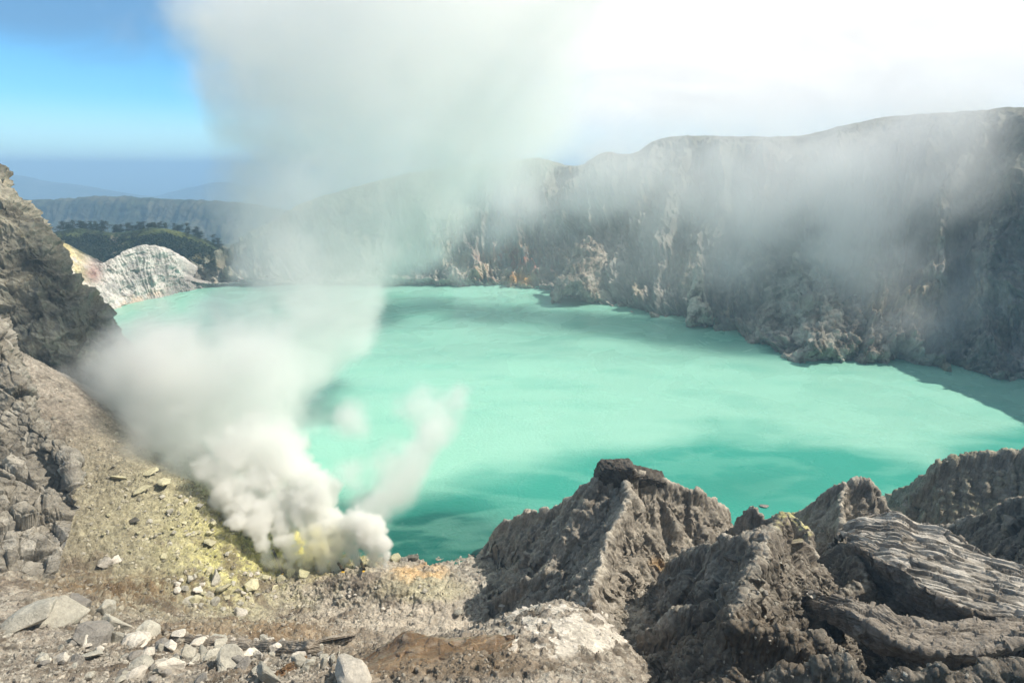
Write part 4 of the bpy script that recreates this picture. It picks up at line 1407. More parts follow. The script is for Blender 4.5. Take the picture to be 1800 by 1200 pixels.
# small stones nobody could count, one mesh per kind of ground
ico = np.array([(0, 0, 1), (.89, 0, .45), (.28, .85, .45), (-.72, .53, .45), (-.72, -.53, .45), (.28, -.85, .45), (.72, .53, -.45), (-.28, .85, -.45), (-.89, 0, -.45), (-.28, -.85, -.45), (.72, -.53, -.45), (0, 0, -1)])
icf = np.array([(0, 1, 2), (0, 2, 3), (0, 3, 4), (0, 4, 5), (0, 5, 1), (1, 6, 2), (2, 7, 3), (3, 8, 4), (4, 9, 5), (5, 10, 1), (6, 7, 2), (7, 8, 3), (8, 9, 4), (9, 10, 5), (10, 6, 1), (11, 7, 6), (11, 8, 7), (11, 9, 8), (11, 10, 9), (11, 6, 10)])
nr = np.random.default_rng(3)
# candidate spots: ground vertices in view
gu, gv = U0.ravel(), V0.ravel()
inview = (gu > -60) & (gu < 1860) & (gv > 640) & (gv < 1260)
cand = np.flatnonzero(inview)
area = (Vv[cand, 1] ** 2)
dens = (1 - .9 * flk.ravel()[cand]) * (0.15 + .35 * RS.ravel()[cand]) + 2.2 * (talus.ravel()[cand]) + 1.6 * blob(430, 1040, 130, 60).ravel()[cand] + 1.3 * floor_.ravel()[cand] + 2.6 * blob(100, 1150, 260, 80).ravel()[cand] + 2.0 * blob(400, 1160, 280, 50).ravel()[cand] \
    + .25 * blob(950, 1120, 150, 70).ravel()[cand] + .7 * blob(1380, 1040, 80, 80).ravel()[cand] + .45 * sstep(1000, 1200, gv[cand])
clump = np.clip(.35 + 1.8 * fbm(Vv[cand], 9, 3, seed=1901), 0.02, 2)
pw = dens * clump
pw /= pw.sum()
pick = cand[nr.choice(len(cand), 36000, p=pw)]
pos = Vv[pick] + nr.normal(0, .25, (len(pick), 3)) * (1, 1, .1)
rs = (.9 + 5.0 * nr.random(len(pick)) ** 7.0) / FOC * np.linalg.norm(pos - np.array((0, 0, CAMZ)), axis=1) * .62
jit = nr.uniform(.62, 1.25, (len(pick), 12, 1))
loc = ico[None] * jit * rs[:, None, None] * nr.uniform(.6, 1.35, (len(pick), 1, 3))
an = nr.uniform(0, 6.28, len(pick))
cs, sn = np.cos(an)[:, None], np.sin(an)[:, None]
lx_ = loc[..., 0] * cs - loc[..., 1] * sn
ly_ = loc[..., 0] * sn + loc[..., 1] * cs
VV = np.stack([lx_, ly_, loc[..., 2]], -1) + pos[:, None, :]
FF = icf[None] + (np.arange(len(pick)) * 12)[:, None, None]
gc = Cc[pick]
tone = nr.uniform(.65, 1.5, (len(pick), 1))
sc = np.clip(gc * .45 + col(.36, .335, .285) * .55, 0, 1) * tone
M_stone = rock_mat('rubble_stone', .5, .5, .25)
rub = mesh_np('rubble', VV.reshape(-1, 3), FF.reshape(-1, 3), M_stone, np.repeat(sc, 12, 0), smooth=False)
tag(rub, 'countless small stones and grit lying over the crater slopes', None, None, 'stuff')

# flaky white crust plates on the plateau
cr = cand[nr.choice(len(cand), 140, p=(lambda q: q / q.sum())(flk.ravel()[cand] + 1e-9))]
pos = Vv[cr]
k12 = ico * col(1.7, 1.0, .07)
rs = (3 + 6 * nr.random(len(cr)) ** 2) / FOC * np.linalg.norm(pos - np.array((0, 0, CAMZ)), axis=1) * .5
loc = k12[None] * nr.uniform(.7, 1.3, (len(cr), 12, 1)) * rs[:, None, None]
an = nr.uniform(0, 6.28, len(cr))
cs, sn = np.cos(an)[:, None], np.sin(an)[:, None]
VV = np.stack([loc[..., 0] * cs - loc[..., 1] * sn, loc[..., 0] * sn + loc[..., 1] * cs, loc[..., 2] + .25], -1) + pos[:, None, :]
FF = icf[None] + (np.arange(len(cr)) * 12)[:, None, None]
cru = mesh_np('crust_flakes', VV.reshape(-1, 3), FF.reshape(-1, 3), M_stone, np.repeat(col(.62, .57, .50) * nr.uniform(.75, 1.2, (len(cr), 1)), 12, 0), smooth=False)
tag(cru, 'broken white mineral crust flaking off the plateau', None, None, 'stuff')


# ------------------------------------------------------------------ vent pipes, molten sulphur
def tube(pts, r, seg=10):
    A_ = np.array(pts, float)
    t_ = np.gradient(A_, axis=0)
    t_ /= np.linalg.norm(t_, axis=1, keepdims=True)
    a_ = np.cross(t_, (0, 0, 1.0))
    a_ /= np.linalg.norm(a_, axis=1, keepdims=True) + 1e-9
    b_ = np.cross(t_, a_)
    th_ = np.linspace(0, 2 * math.pi, seg + 1)[:-1]
    rr_ = np.broadcast_to(np.asarray(r, float), (len(A_),))
    V_ = A_[:, None] + rr_[:, None, None] * (np.cos(th_)[None, :, None] * a_[:, None] + np.sin(th_)[None, :, None] * b_[:, None])
    i_ = np.arange(len(A_) * seg).reshape(len(A_), seg)
    F_ = np.stack([i_[:-1], np.roll(i_, -1, 1)[:-1], np.roll(i_, -1, 1)[1:], i_[1:]], -1).reshape(-1, 4)
    return V_.reshape(-1, 3), F_


M_pipe = rock_mat('pipe_ceramic', .6, .4, .4, .7, False, (.10, .075, .04))
M_sulf = rock_mat('molten_sulphur', .8, .6, .3, .5, False, (.80, .48, .06))
pipes = [((480, 968), (497, 1008), 'leftmost scorched ceramic pipe on the vent slope'), ((500, 975), (512, 1003), 'scorched pipe running down behind the square yellow block'),
         ((548, 968), (560, 1003), 'scorched pipe under the yellow fume'), ((590, 985), (603, 1004), 'short scorched pipe in the middle of the vents'), ((633, 986), (640, 1003), 'short scorched pipe near the right hand vents')]
for (a_, b_, lb) in pipes:
    p0, p1 = PS(*a_, .993, .8), PS(*b_, .993, .8)
    pts = [p0 + (p1 - p0) * t_ + np.array((0, 0, .5 * math.sin(t_ * 3.1))) for t_ in np.linspace(0, 1, 13)]
    V_, F_ = tube(pts, [.75 if k % 3 else .95 for k in range(13)])
    o = mesh_np('vent_pipe', V_, F_, M_pipe)
    tag(o, lb, 'pipe', 'ceramic pipes at the sulphur vents')
    q_ = rock_proto(300 + a_[0], 14, .4)
    q_.materials.append(M_sulf)
    s_ = bpy.data.objects.new('sulphur_crust', q_)
    COL.objects.link(s_)
    s_.location = p1 + (0, -.5, -.6)
    s_.scale = (1.3, 1.1, .7)
    s_.parent = o

# ------------------------------------------------------------------ sulphur miners
M_cloth = rock_mat('worn_clothes', .3, .1, .15, .9)


def person(u, v, face, shirt, trousers, label, load):
    import bmesh
    p = surf(u, v)
    V_, E_, Rr = [], [], []

    def jn(c, r, par=None):
        V_.append(c)
        Rr.append(r)
        if par is not None:
            E_.append((par, len(V_) - 1))
        return len(V_) - 1
    pel = jn((0, 0, .95), .15)
    ch = jn((0, .02, 1.25), .17, pel)
    nk = jn((0, .03, 1.47), .075, ch)
    hd = jn((0, .05, 1.62), .10, nk)
    jn((0, .05, 1.72), .075, hd)
    for s_ in (-1, 1):
        sh = jn((s_ * .2, .02, 1.4), .07, ch)
        el = jn((s_ * .27, .05, 1.13), .05, sh)
        wr = jn((s_ * .25, .22, .95), .035, el)
        for k in range(5):
            jn((s_ * (.25 - .02 * (k - 2)), .31 + .012 * (2 - abs(k - 2)), .92 - .01 * k), .012, wr)
        hp = jn((s_ * .10, 0, .88), .10, pel)
        kn = jn((s_ * .12, .05 + s_ * .10, .5), .07, hp)
        an_ = jn((s_ * .12, -.04 + s_ * .14, .09), .05, kn)
        jn((s_ * .13, .12 + s_ * .14, .04), .04, an_)
    me = bpy.data.meshes.new('person')
    bm = bmesh.new()
    lay = bm.verts.layers.skin.verify()
    vs = []
    for k, (c_, r_) in enumerate(zip(V_, Rr)):
        q_ = bm.verts.new(c_)
        q_[lay].radius = (r_, r_)
        q_[lay].use_root = k == 0
        vs.append(q_)
    for a_, b_ in E_:
        bm.edges.new((vs[a_], vs[b_]))
    bm.to_mesh(me)
    bm.free()
    o = bpy.data.objects.new('person', me)
    COL.objects.link(o)
    o.modifiers.new('skin', 'SKIN')
    o.modifiers.new('smooth', 'SUBSURF').levels = 1
    m_ = bpy.data.materials.new('miner_' + label.split()[0])
    m_.use_nodes = True
    N_, L_ = m_.node_tree.nodes, m_.node_tree.links
    tc_ = N_.new('ShaderNodeTexCoord')
    sp_ = N_.new('ShaderNodeSeparateXYZ')
    L_.new(tc_.outputs['Object'], sp_.inputs[0])
    rp_ = N_.new('ShaderNodeValToRGB')
    rp_.color_ramp.interpolation = 'CONSTANT'
    e_ = rp_.color_ramp.elements
    for k, (pos_, c_) in enumerate([(0, (.03, .03, .03)), (.06, trousers), (.52, shirt), (.80, (.25, .14, .09)), (.93, (.03, .025, .02))]):
        if k > 1:
            e_.new(pos_)
        e_[k].position = pos_
        e_[k].color = (*c_, 1)
    L_.new(mth(N_, L_, 'DIVIDE', sp_.outputs[2], 1.8), rp_.inputs[0])
    L_.new(rp_.outputs[0], N_['Principled BSDF'].inputs['Base Color'])
    N_['Principled BSDF'].inputs['Roughness'].default_value = .9
    me.materials.append(m_)
    o.location = p
    o.rotation_euler = (0, 0, face)
    o.scale = (1.15, 1.15, 1.15)
    tag(o, label, 'person', 'people on the mound')


person(770, 1045, .4, (.05, .06, .10), (.04, .04, .05), 'person in dark blue standing leftmost of three on the mound', 0)
person(774, 1044, 1.2, (.10, .04, .03), (.04, .04, .05), 'person in dark red in the middle of three on the mound', 0)
person(778, 1046, -.6, (.05, .05, .05), (.06, .05, .04), 'person in black at the right of three on the mound', 0)
person(783, 1034, 2.0, (.06, .07, .04), (.03, .03, .04), 'person in olive walking uphill of the three', 0)
person(788, 1033, -1.6, (.12, .10, .07), (.04, .04, .05), 'person in brown walking beside the one in olive', 0)

# ------------------------------------------------------------------ trees on the hill
M_leaf = bpy.data.materials.new('foliage')
M_leaf.use_nodes = True
N, L = M_leaf.node_tree.nodes, M_leaf.node_tree.links
oi = N.new('ShaderNodeObjectInfo')
gp_ = N.new('ShaderNodeNewGeometry')
nz_ = N.new('ShaderNodeTexNoise')
nz_.inputs['Scale'].default_value = .6
L.new(gp_.outputs['Position'], nz_.inputs[0])
cc_ = mixc(N, L, nz_.outputs[0], (.014, .022, .012), (.045, .062, .026))
L.new(cc_, N['Principled BSDF'].inputs['Base Color'])
N['Principled BSDF'].inputs['Roughness'].default_value = .8
M_bark = rock_mat('bark', .4, .5, .3, .9, False, (.13, .10, .08))


def tree_proto(seed, h=27, narrow=1.0):
    rg_ = np.random.default_rng(seed)
    root = bpy.data.objects.new('pine_tree', None)
    COL.objects.link(root)
    pts = [(rg_.normal(0, .12) * k, rg_.normal(0, .12) * k, h * .9 * k / 7) for k in range(8)]
    V_, F_ = tube(pts, np.linspace(.42, .08, 8), 7)
    VS, FS_, n0_ = [V_], [F_], len(V_)
    cl = []
    for k in range(13):
        z_ = h * rg_.uniform(.38, .95)
        a_ = rg_.uniform(0, 6.28)
        ln = (h * .20) * (1.1 - abs(z_ / h - .62) * 1.3) * narrow * rg_.uniform(.6, 1.1)
        e_ = (math.cos(a_) * ln, math.sin(a_) * ln, z_ + ln * .35)
        V_, F_ = tube([(0, 0, z_ - .6), (e_[0] * .5, e_[1] * .5, z_ + ln * .1), e_], [.14, .09, .04], 5)
        VS.append(V_)
        FS_.append(F_ + n0_)
        n0_ += len(V_)
        cl.append((e_, ln))
    tr = mesh_np('trunk', np.concatenate(VS), np.concatenate(FS_), M_bark, parent=root)
    LV = []
    for e_, ln in cl + [((0, 0, h * .95), h * .12), ((0, 0, h * .8), h * .14)]:
        m_ = 34
        c_ = np.array(e_) + rg_.normal(0, 1, (m_, 3)) * np.array((1.25, 1.25, .75)) * (ln * .30 + .4)
        a1 = rg_.normal(0, 1, (m_, 3))
        a1 /= np.linalg.norm(a1, axis=1, keepdims=True)
        a2 = np.cross(a1, rg_.normal(0, 1, (m_, 3)))
        a2 /= np.linalg.norm(a2, axis=1, keepdims=True)
        s_ = rg_.uniform(.35, .8, (m_, 1))
        LV.append(np.stack([c_ - a1 * s_ - a2 * s_ * .5, c_ + a1 * s_ - a2 * s_ * .5, c_ + a1 * s_ + a2 * s_ * .5, c_ - a1 * s_ + a2 * s_ * .5], 1).reshape(-1, 3))
    LV = np.concatenate(LV)
    mesh_np('crown', LV, np.arange(len(LV)).reshape(-1, 4), M_leaf, smooth=False, parent=root)
    return root


tp = [tree_proto(60 + k, (27, 24, 29, 22)[k], (1, .85, .9, 1.2)[k]) for k in range(4)]
kinds = ['tall slim dark pine standing in the row on the hill crest', 'narrow pine among the trees on the hill crest', 'tallest kind of pine rising above the row on the hill crest', 'broad crowned low pine on the wooded hill']
used_ = [False] * 4


def put_tree(x, y, z, k, sc_, rot, lb, gp):
    src = tp[k]
    if not used_[k]:
        r_ = src
        used_[k] = True
    else:
        r_ = src.copy()
        COL.objects.link(r_)
        for c_ in src.children:
            d_ = c_.copy()
            COL.objects.link(d_)
            d_.parent = r_
    r_.location = (x, y, z)
    r_.scale = (sc_, sc_, sc_)
    r_.rotation_euler = (0, 0, rot)
    tag(r_, lb, 'tree', gp)


hu = np.array([a for a, b in hc], float)
hv = np.array([b for a, b in hc], float)
rt = random.Random(11)
spots = []
for a_, b_, n_t in ((62, 110, 9), (110, 145, 12), (145, 210, 20), (210, 235, 9), (235, 262, 8), (262, 330, 22), (330, 392, 16)):
    spots += [rt.uniform(a_, b_) for _ in range(n_t)]
for u in spots:
    q_ = W(u, float(np.interp(u, hu, hv)) + 2.5, 1500)
    dy_ = rt.uniform(-22, 12)
    k = rt.randrange(3)
    put_tree(q_[0], q_[1] + dy_, q_[2] - 1 - abs(dy_) * .2, k, rt.uniform(.8, 1.25), rt.uniform(0, 6.28), kinds[k], 'pines along the hill crest')
# trees scattered down the slope
hillv = Ah.reshape(-1, 3)
hpu, hpv, _ = project(hillv)
ok = np.flatnonzero((hpu > 90) & (hpu < 420) & (hpv > 415) & (hpv < 475))
for j in nr.choice(ok, 46):
    put_tree(*hillv[j], 3, rt.uniform(.35, .7), rt.uniform(0, 6.28), 'small broad pine on the dark slope below the hill crest', 'pines on the hill slope')
# bushes covering the hill
jj = nr.choice(np.flatnonzero((hpu > 40) & (hpu < 470) & (hpv < 490) & (hpv > np.interp(hpu, hu, hv) + 7)), 5200)
c_ = hillv[jj]
m_ = 9
cen = c_[:, None, :] + nr.normal(0, 1, (len(c_), m_, 3)) * (1.8, 1.8, 1.3) + (0, 0, 1.2)
a1 = nr.normal(0, 1, cen.shape)
a1 /= np.linalg.norm(a1, axis=-1, keepdims=True)
a2 = np.cross(a1, nr.normal(0, 1, cen.shape))
a2 /= np.linalg.norm(a2, axis=-1, keepdims=True)
s_ = nr.uniform(.7, 1.5, cen.shape[:2] + (1,))
LV = np.stack([cen - a1 * s_ - a2 * s_ * .7, cen + a1 * s_ - a2 * s_ * .7, cen + a1 * s_ + a2 * s_ * .7, cen - a1 * s_ + a2 * s_ * .7], 2).reshape(-1, 3)
sh_ = mesh_np('undergrowth', LV, np.arange(len(LV)).reshape(-1, 4), M_leaf, smooth=False)
tag(sh_, 'dark bushes and scrub covering the hill behind the bluff', None, None, 'stuff')

# posts on the low sill at the lake outlet
M_conc = rock_mat('concrete', .6, .3, .2, .9, False, (.30, .27, .24))
for k in range(4):
    x_, y_, z_ = W(370 + k * 2.8, 498.5, 1160)
    V_, F_ = tube([(x_, y_, z_ - 1), (x_, y_, z_ + 3.6), (x_, y_, z_ + 3.7)], [.55, .5, .7], 8)
    o = mesh_np('concrete_post', V_, F_, M_conc)
    tag(o, 'weathered concrete post in a short row on the low sill beside the pale bluff', 'post', 'posts on the outlet sill')
print('objects', time.time() - T0)


# ------------------------------------------------------------------ volumes
def smoke_mat(name, color, aniso=0.2, density=1.0):
    mat = bpy.data.materials.new(name)
    mat.use_nodes = True
    nt = mat.node_tree
    nt.nodes.clear()
    out = nt.nodes.new('ShaderNodeOutputMaterial')
    pv = nt.nodes.new('ShaderNodeVolumePrincipled')
    nt.links.new(pv.outputs[0], out.inputs['Volume'])
    pv.inputs['Color'].default_value = (*color, 1)
    pv.inputs['Density'].default_value = density
    pv.inputs['Anisotropy'].default_value = aniso
    return mat


def smoke(name, lo, hi, dens, material, label):
    nx, ny, nz = dens.shape
    me = bpy.data.meshes.new(name)
    me.vertices.add(nx * ny * nz)
    at = me.attributes.new('dens', 'FLOAT', 'POINT')
    at.data.foreach_set('value', np.ascontiguousarray(dens.ravel(order='F'), dtype=np.float32))
    g = bpy.data.node_groups.new(name, 'GeometryNodeTree')
    g.interface.new_socket('Geometry', in_out='INPUT', socket_type='NodeSocketGeometry')
    g.interface.new_socket('Geometry', in_out='OUTPUT', socket_type='NodeSocketGeometry')
    N, L = g.nodes, g.links
    gi, go = N.new('NodeGroupInput'), N.new('NodeGroupOutput')
    vc = N.new('GeometryNodeVolumeCube')
    vc.inputs['Min'].default_value = lo
    vc.inputs['Max'].default_value = hi
    for ax, r in zip('XYZ', (nx, ny, nz)):
        vc.inputs['Resolution ' + ax].default_value = r
    p = N.new('GeometryNodeInputPosition')

    def vm(op, a, bb):
        n = N.new('ShaderNodeVectorMath')
        n.operation = op
        L.new(a, n.inputs[0])
        if bb is not None:
            n.inputs[1].default_value = bb
        return n.outputs[0]
    q = vm('SUBTRACT', p.outputs[0], lo)
    q = vm('DIVIDE', q, [(hi[k] - lo[k]) / (dens.shape[k] - 1) for k in range(3)])
    q = vm('FLOOR', vm('ADD', q, (.5, .5, .5)), None)
    sp = N.new('ShaderNodeSeparateXYZ')
    L.new(q, sp.inputs[0])

    def im(op, a, bb):
        n = N.new('FunctionNodeIntegerMath')
        n.operation = op
        for i, x in enumerate((a, bb)):
            if isinstance(x, int):
                n.inputs[i].default_value = x
            else:
                L.new(x, n.inputs[i])
        return n.outputs[0]
    idx = im('ADD', sp.outputs[0], im('MULTIPLY', im('ADD', sp.outputs[1], im('MULTIPLY', sp.outputs[2], ny)), nx))
    na = N.new('GeometryNodeInputNamedAttribute')
    na.data_type = 'FLOAT'
    na.inputs[0].default_value = 'dens'
    si = N.new('GeometryNodeSampleIndex')
    si.data_type = 'FLOAT'
    si.clamp = True
    L.new(gi.outputs[0], si.inputs['Geometry'])
    L.new(na.outputs[0], si.inputs['Value'])
    L.new(idx, si.inputs['Index'])
    L.new(si.outputs[0], vc.inputs['Density'])
    sm = N.new('GeometryNodeSetMaterial')
    sm.inputs['Material'].default_value = material
    L.new(vc.outputs[0], sm.inputs['Geometry'])
    L.new(sm.outputs[0], go.inputs[0])
    o = bpy.data.objects.new(name, me)
    COL.objects.link(o)
    mod = o.modifiers.new('smoke', 'NODES')
    mod.node_group = g
    me.materials.append(material)
    tag(o, label, None, None, 'stuff')
    return o


def lattice(lo, hi, step):
    res = [int((hi[k] - lo[k]) / step) + 1 for k in range(3)]
    ax = [np.linspace(lo[k], hi[k], res[k]) for k in range(3)]
    return np.stack(np.meshgrid(*ax, indexing='ij'), -1).astype(np.float32)


def puff_field(G, lo, step, puffs, k=2.0):
    """sum of soft blobs; each puff (u, v, Y, radius in metres, weight, vertical stretch)"""
    F = np.zeros(G.shape[:-1], np.float32)
    for (x, y, z), r, wt_, sz in puffs:
        c = np.array((x, y, z))
        rr_ = np.array((r, r, r * sz)) * 2.2
        i0 = np.maximum(0, np.floor((c - rr_ - lo) / step).astype(int))
        i1 = np.minimum(F.shape, np.ceil((c + rr_ - lo) / step).astype(int) + 1)
        if np.any(i1 <= i0):
            continue
        sl = tuple(slice(a_, b_) for a_, b_ in zip(i0, i1))
        D = (G[sl] - c) / np.array((r, r, r * sz))
        F[sl] += wt_ * np.exp(-k * (D ** 2).sum(-1))
    return F


WHITE = smoke_mat('steam_white', (.999, .997, .978), .0)
GREYS = smoke_mat('smoke_grey', (.998, .997, .982), .0)
VEILS = smoke_mat('smoke_veil', (.998, .999, 1.0), .0)
YELS = smoke_mat('smoke_sulphur', (.995, .975, .80), .1)
# --- main column
STEP = 3.8
lo, hi = np.array((-430., 300., 2.1)), np.array((150., 800., 452.))
G = lattice(lo, hi, STEP)
st3 = (hi - lo) / (np.array(G.shape[:3]) - 1)


def PU(u, v, Y, rpx, wt_=1.0, sz=1.0):
    p = W(u, v, Y)
    return (p, rpx / FOC * Y, wt_, sz)


main = [PU(470, 850, 325, 80, .8), PU(420, 790, 350, 120, .9), PU(360, 730, 385, 150), PU(270, 700, 420, 120, .9), PU(215, 660, 450, 105, .75), PU(190, 720, 420, 80, .45), PU(470, 700, 390, 120),
        PU(340, 640, 430, 150), PU(260, 600, 455, 100, .7), PU(450, 610, 440, 140), PU(550, 590, 450, 115), PU(590, 520, 470, 110), PU(540, 460, 480, 130), PU(490, 400, 500, 115),
        PU(590, 400, 500, 120), PU(480, 320, 520, 110), PU(570, 310, 530, 150), PU(670, 320, 540, 130, .9), PU(490, 230, 540, 110), PU(590, 200, 550, 170), PU(710, 220, 560, 160, 1),
        PU(470, 110, 560, 115, .9), PU(580, 80, 580, 180), PU(730, 90, 590, 180), PU(640, -20, 600, 190), PU(450, -10, 600, 130, .8), PU(840, 20, 600, 190, .9), PU(330, 30, 600, 120, .45),
        PU(740, 370, 540, 110, .95), PU(770, 430, 530, 80, .8), PU(690, 460, 530, 80, .7), PU(830, 170, 590, 170, .9), PU(940, 60, 620, 190, .8), PU(800, 290, 560, 110, .7), PU(520, 790, 340, 60, .4), PU(640, 600, 440, 50, .35)]
rm_ = np.random.default_rng(99)
kids = []
for (p_, r_, w__, z__) in main:
    for _ in range(7):
        dv = rm_.normal(0, 1, 3)
        dv /= np.linalg.norm(dv)
        kids.append((tuple(np.array(p_) + dv * r_ * .95), r_ * rm_.uniform(.28, .5), w__ * rm_.uniform(.35, .8), 1.0))
main = main + kids
F = puff_field(G, lo, st3, main)
n_ = fbm(G + 30 * fbm(G, 90, 2, seed=1003)[..., None], 80, 4, .55, seed=1001)
bl = np.abs(fbm(G + 12 * fbm(G, 40, 2, seed=1017)[..., None], 34, 4, .6, seed=1011))
bl2 = np.abs(fbm(G, 15, 3, .6, seed=1031))
F = F * (1.2 + .75 * n_ - 2.0 * bl - .5 * bl2) + .3 * n_ - .05
D = sstep(.28, .95, F)
hh = G[..., 2]
D = D * (.034 - .021 * sstep(50, 230, hh))
for ax in range(3):
    sl0 = [slice(None)] * 3; sl0[ax] = 0; D[tuple(sl0)] = 0
    sl0[ax] = -1
    D[tuple(sl0)] = 0
smoke('smoke', tuple(lo), tuple(hi), D, GREYS, 'tall pale grey column of volcanic smoke drifting up from the vents')
print('column', D.shape, time.time() - T0)

# --- billows at the vents
lo, hi = np.array((-215., 262., 1.3)), np.array((-40., 400., 122.))
G = lattice(lo, hi, .95)
st3 = (hi - lo) / (np.array(G.shape[:3]) - 1)
rng = np.random.default_rng(7)


def billow(path, r0, r1, n, seed, spread=.55):
    """puffs along a path of points, growing; each puff carries smaller ones on its skin"""
    rg_ = np.random.default_rng(seed)
    A_ = np.array(path)
    out = []
    for k in range(n):
        t_ = k / (n - 1)
        c = catmull(A_, np.array([t_ * (len(A_) - 1)]))[0]
        r = r0 + (r1 - r0) * t_ ** 1.2
        c = c + rg_.normal(0, 1, 3) * r * spread
        r *= rg_.uniform(.7, 1.15)
        out.append((c, r))
        for j in range(5):
            dv = rg_.normal(0, 1, 3)
            dv /= np.linalg.norm(dv)
            out.append((c + dv * r * .85, r * rg_.uniform(.3, .5)))
    return out


def sphere_field(G, lo, st, puffs, soft=.35):
    F = np.zeros(G.shape[:-1], np.float32)
    for c, r in puffs:
        i0 = np.maximum(0, np.floor((c - r * 1.3 - lo) / st).astype(int))
        i1 = np.minimum(F.shape, np.ceil((c + r * 1.3 - lo) / st).astype(int) + 1)
        if np.any(i1 <= i0):
            continue
        sl = tuple(slice(a_, b_) for a_, b_ in zip(i0, i1))
        q = 1.15 - np.sqrt((((G[sl] - c) / r) ** 2).sum(-1))
        F[sl] = np.maximum(F[sl], q)
    return F


vents = [([W(462, 1012, 286), W(466, 975, 288), W(452, 935, 293), W(428, 900, 300), W(405, 850, 312), W(390, 790, 330)], 1.2, 12, 80, .45),
         ([W(480, 1008, 286), W(474, 985, 288), W(465, 955, 291)], .8, 2.5, 16, .5),
         ([W(512, 1008, 286), W(506, 970, 290), W(490, 930, 297), W(470, 880, 308), W(455, 820, 322), W(440, 760, 340)], 1.3, 13, 80, .5),
         ([W(530, 1008, 286), W(525, 980, 290), W(515, 945, 295)], .8, 3, 16, .5),
         ([W(568, 1005, 287), W(562, 970, 292), W(552, 930, 300), W(535, 880, 310), W(510, 830, 322), W(480, 770, 338)], 2.2, 13, 90, .55),
         ([W(592, 1003, 286), W(588, 970, 291), W(578, 930, 298), W(565, 880, 308), W(548, 840, 318)], 2.0, 9, 70, .55),
         ([W(628, 1002, 285), W(622, 975, 288), W(606, 945, 295), W(592, 915, 302)], 1.2, 6.5, 46, .6),
         ([W(655, 1004, 284), W(656, 975, 287), W(650, 945, 291), W(640, 920, 297)], 1.2, 7, 46, .6),
         ([W(671, 1008, 282), W(676, 980, 285), W(676, 955, 288), W(668, 940, 291)], .9, 5, 34, .55)]
pf = []
for k, (pth, a_, b_, n, sp_) in enumerate(vents):
    pf += billow(pth, a_, b_, n, 30 + k, sp_)
wq = np.stack([fbm(G, 7, 3, .6, seed=s) for s in (1101, 1105, 1109)], -1)
F = sphere_field(G + wq * 2.6, lo, st3, pf)
D = sstep(.0, .4 + .6 * sstep(30, 90, G[..., 2]), F - .12 + .3 * wq[..., 0]) * (.42 - .36 * sstep(12, 80, G[..., 2]))
fade = 1 - sstep(80, 118, G[..., 2])
D = D * fade
for ax in range(3):
    sl0 = [slice(None)] * 3; sl0[ax] = 0; D[tuple(sl0)] = 0
    sl0[ax] = -1
    D[tuple(sl0)] = 0
smoke('steam', tuple(lo), tuple(hi), D, WHITE, 'dense white steam billowing out of the sulphur vents')
print('billows', D.shape, time.time() - T0)
# --- yellow sulphur fume
G2 = G[::2, ::2, ::2]
fy = (np.exp(-2 * (((G2 - np.array(W(560, 955, 286))) / col(17, 8, 14)) ** 2).sum(-1)) + .6 * np.exp(-2 * (((G2 - np.array(W(520, 985, 283))) / col(20, 6, 7)) ** 2).sum(-1))) * sstep(-.1, .3, wq[::2, ::2, ::2, 1])
hi2 = lo + st3 * 2 * (np.array(G2.shape[:3]) - 1)
fy[0] = fy[-1] = 0; fy[:, 0] = fy[:, -1] = 0; fy[:, :, 0] = fy[:, :, -1] = 0
smoke('sulphur_fume', tuple(lo), tuple(hi2), fy * .42, YELS, 'yellow sulphur fume low among the white steam')

# --- side plume drifting right over the water
lo, hi = np.array((-130., 275., 1.7)), np.array((20., 460., 130.))
G = lattice(lo, hi, 2.2)
st3 = (hi - lo) / (np.array(G.shape[:3]) - 1)
side = [PU(655, 925, 300, 42, .9), PU(640, 885, 310, 48, .9), PU(690, 865, 320, 60, .8), PU(725, 825, 335, 58, .65), PU(750, 780, 350, 55, .6), PU(778, 738, 370, 62, .75), PU(805, 700, 385, 42, .6), PU(690, 800, 340, 55, .5), PU(700, 725, 370, 60, .5), PU(620, 830, 320, 60, .6), PU(620, 740, 350, 70, .55), PU(745, 690, 380, 50, .5)]
F = puff_field(G, lo, st3, side)
n_ = fbm(G, 26, 4, .6, seed=1201)
D = sstep(.2, 1.0, F * (1 + 1.1 * n_) + .25 * n_) * .10
for ax in range(3):
    sl0 = [slice(None)] * 3; sl0[ax] = 0; D[tuple(sl0)] = 0
    sl0[ax] = -1
    D[tuple(sl0)] = 0
smoke('smoke', tuple(lo), tuple(hi), D, GREYS, 'thin grey side plume leaning right over the turquoise water')

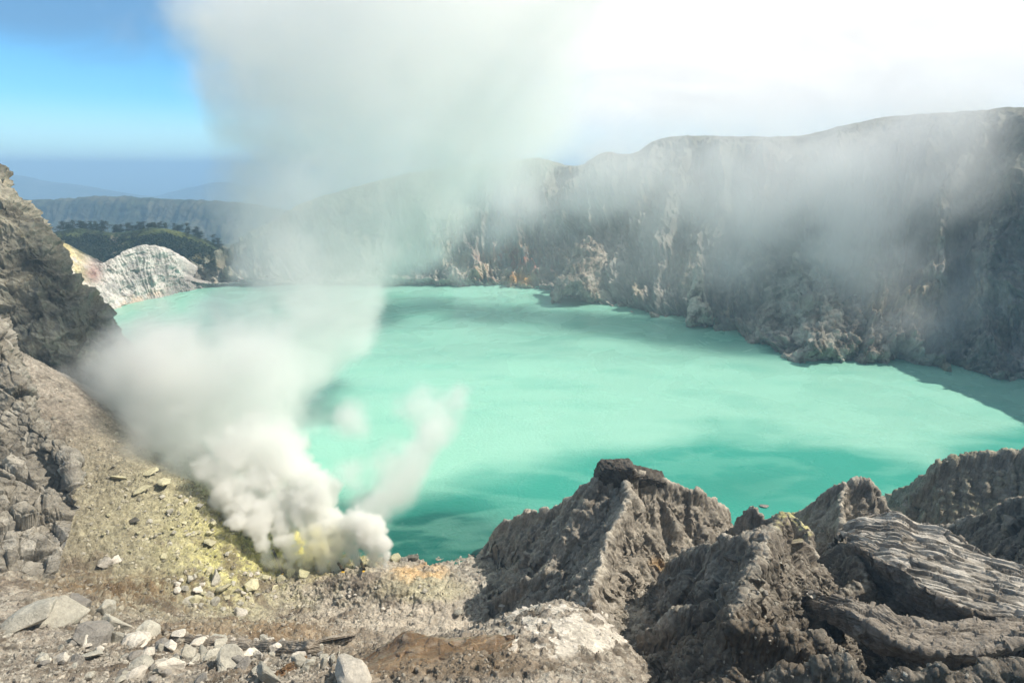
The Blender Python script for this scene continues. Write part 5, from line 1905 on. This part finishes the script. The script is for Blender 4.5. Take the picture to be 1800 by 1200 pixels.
# --- drifting smoke in front of the crater wall
lo, hi = np.array((-250., 620., 10.)), np.array((1000., 1100., 450.))
G = lattice(lo, hi, 11)
st3 = (hi - lo) / (np.array(G.shape[:3]) - 1)
wisp = [PU(1440, 300, 860, 120, .9), PU(1400, 380, 850, 130, 1), PU(1520, 430, 820, 130, .9), PU(1480, 500, 800, 120, .6), PU(1330, 300, 880, 110, .7), PU(1250, 340, 900, 90, .5), PU(1160, 330, 950, 80, .6),
        PU(1050, 340, 980, 90, .6), PU(930, 350, 1000, 100, .6), PU(840, 400, 1000, 80, .6), PU(1600, 520, 760, 110, .5), PU(1250, 470, 880, 80, .4), PU(1620, 300, 810, 120, .45), 
             PU(800, 300, 950, 120, .8), PU(760, 480, 950, 70, .5), PU(1700, 420, 780, 120, .35)]
wisp += [PU(1450, 430, 790, 75, .8), PU(1540, 500, 770, 80, .7), PU(1610, 580, 710, 70, .6), PU(1330, 480, 830, 60, .5), PU(1500, 390, 800, 80, .7), PU(960, 235, 900, 100, .7), PU(860, 250, 900, 90, .6), PU(1060, 240, 900, 80, .6), PU(900, 300, 1020, 110, .6), PU(1180, 270, 950, 110, .6), PU(1600, 260, 830, 130, .55), PU(1740, 500, 740, 90, .3), PU(1380, 520, 800, 90, .4), PU(1060, 300, 980, 100, .5), PU(720, 480, 1000, 80, .5), PU(1650, 215, 850, 110, .35), PU(1330, 235, 900, 110, .5), PU(1130, 250, 950, 100, .5), PU(1500, 210, 880, 110, .45)]
wisp += [PU(660, 400, 1050, 130, .6), PU(1750, 250, 800, 150, .25), PU(1560, 330, 840, 120, .6), PU(1300, 400, 880, 110, .6), PU(1120, 420, 960, 90, .45), PU(1440, 600, 740, 80, .45), PU(1580, 600, 720, 90, .5), PU(1680, 560, 720, 90, .4), PU(1700, 330, 790, 110, .25)]
F = puff_field(G, lo, st3, wisp)
n_ = fbm(G + 60 * fbm(G, 200, 2, seed=1303)[..., None], 120, 4, .62, seed=1301)
D = sstep(.12, 1.5, F * (1 + 1.9 * n_) + .3 * n_) * .0115
D = D + .0010 * sstep(-.4, .3, n_) * sstep(430, 300, G[..., 2]) * sstep(620, 760, G[..., 1]) * sstep(-250, -80, G[..., 0]) * sstep(1000, 800, G[..., 0])
for ax in range(3):
    sl0 = [slice(None)] * 3; sl0[ax] = 0; D[tuple(sl0)] = 0
    sl0[ax] = -1
    D[tuple(sl0)] = 0
smoke('smoke', tuple(lo), tuple(hi), D, VEILS, 'broad thin veil of smoke drifting before the far crater wall')
print('volumes', time.time() - T0)

# --- haze
hm = smoke_mat('haze_air', (.44, .70, .98), 0.0, 1.1e-4)
X = 70000
zb, zt = -1050, 458
V8 = [(x, y, z) for z in (zb, zt) for y in (-3000, 155000) for x in (-X, X)]
F6 = [(0, 2, 3, 1), (4, 5, 7, 6), (0, 1, 5, 4), (2, 6, 7, 3), (0, 4, 6, 2), (1, 3, 7, 5)]
hz_ = mesh_np('haze', np.array(V8, float), np.array(F6), hm, smooth=False)
tag(hz_, 'thin blue haze filling the air', None, None, 'stuff')
print('done', time.time() - T0)
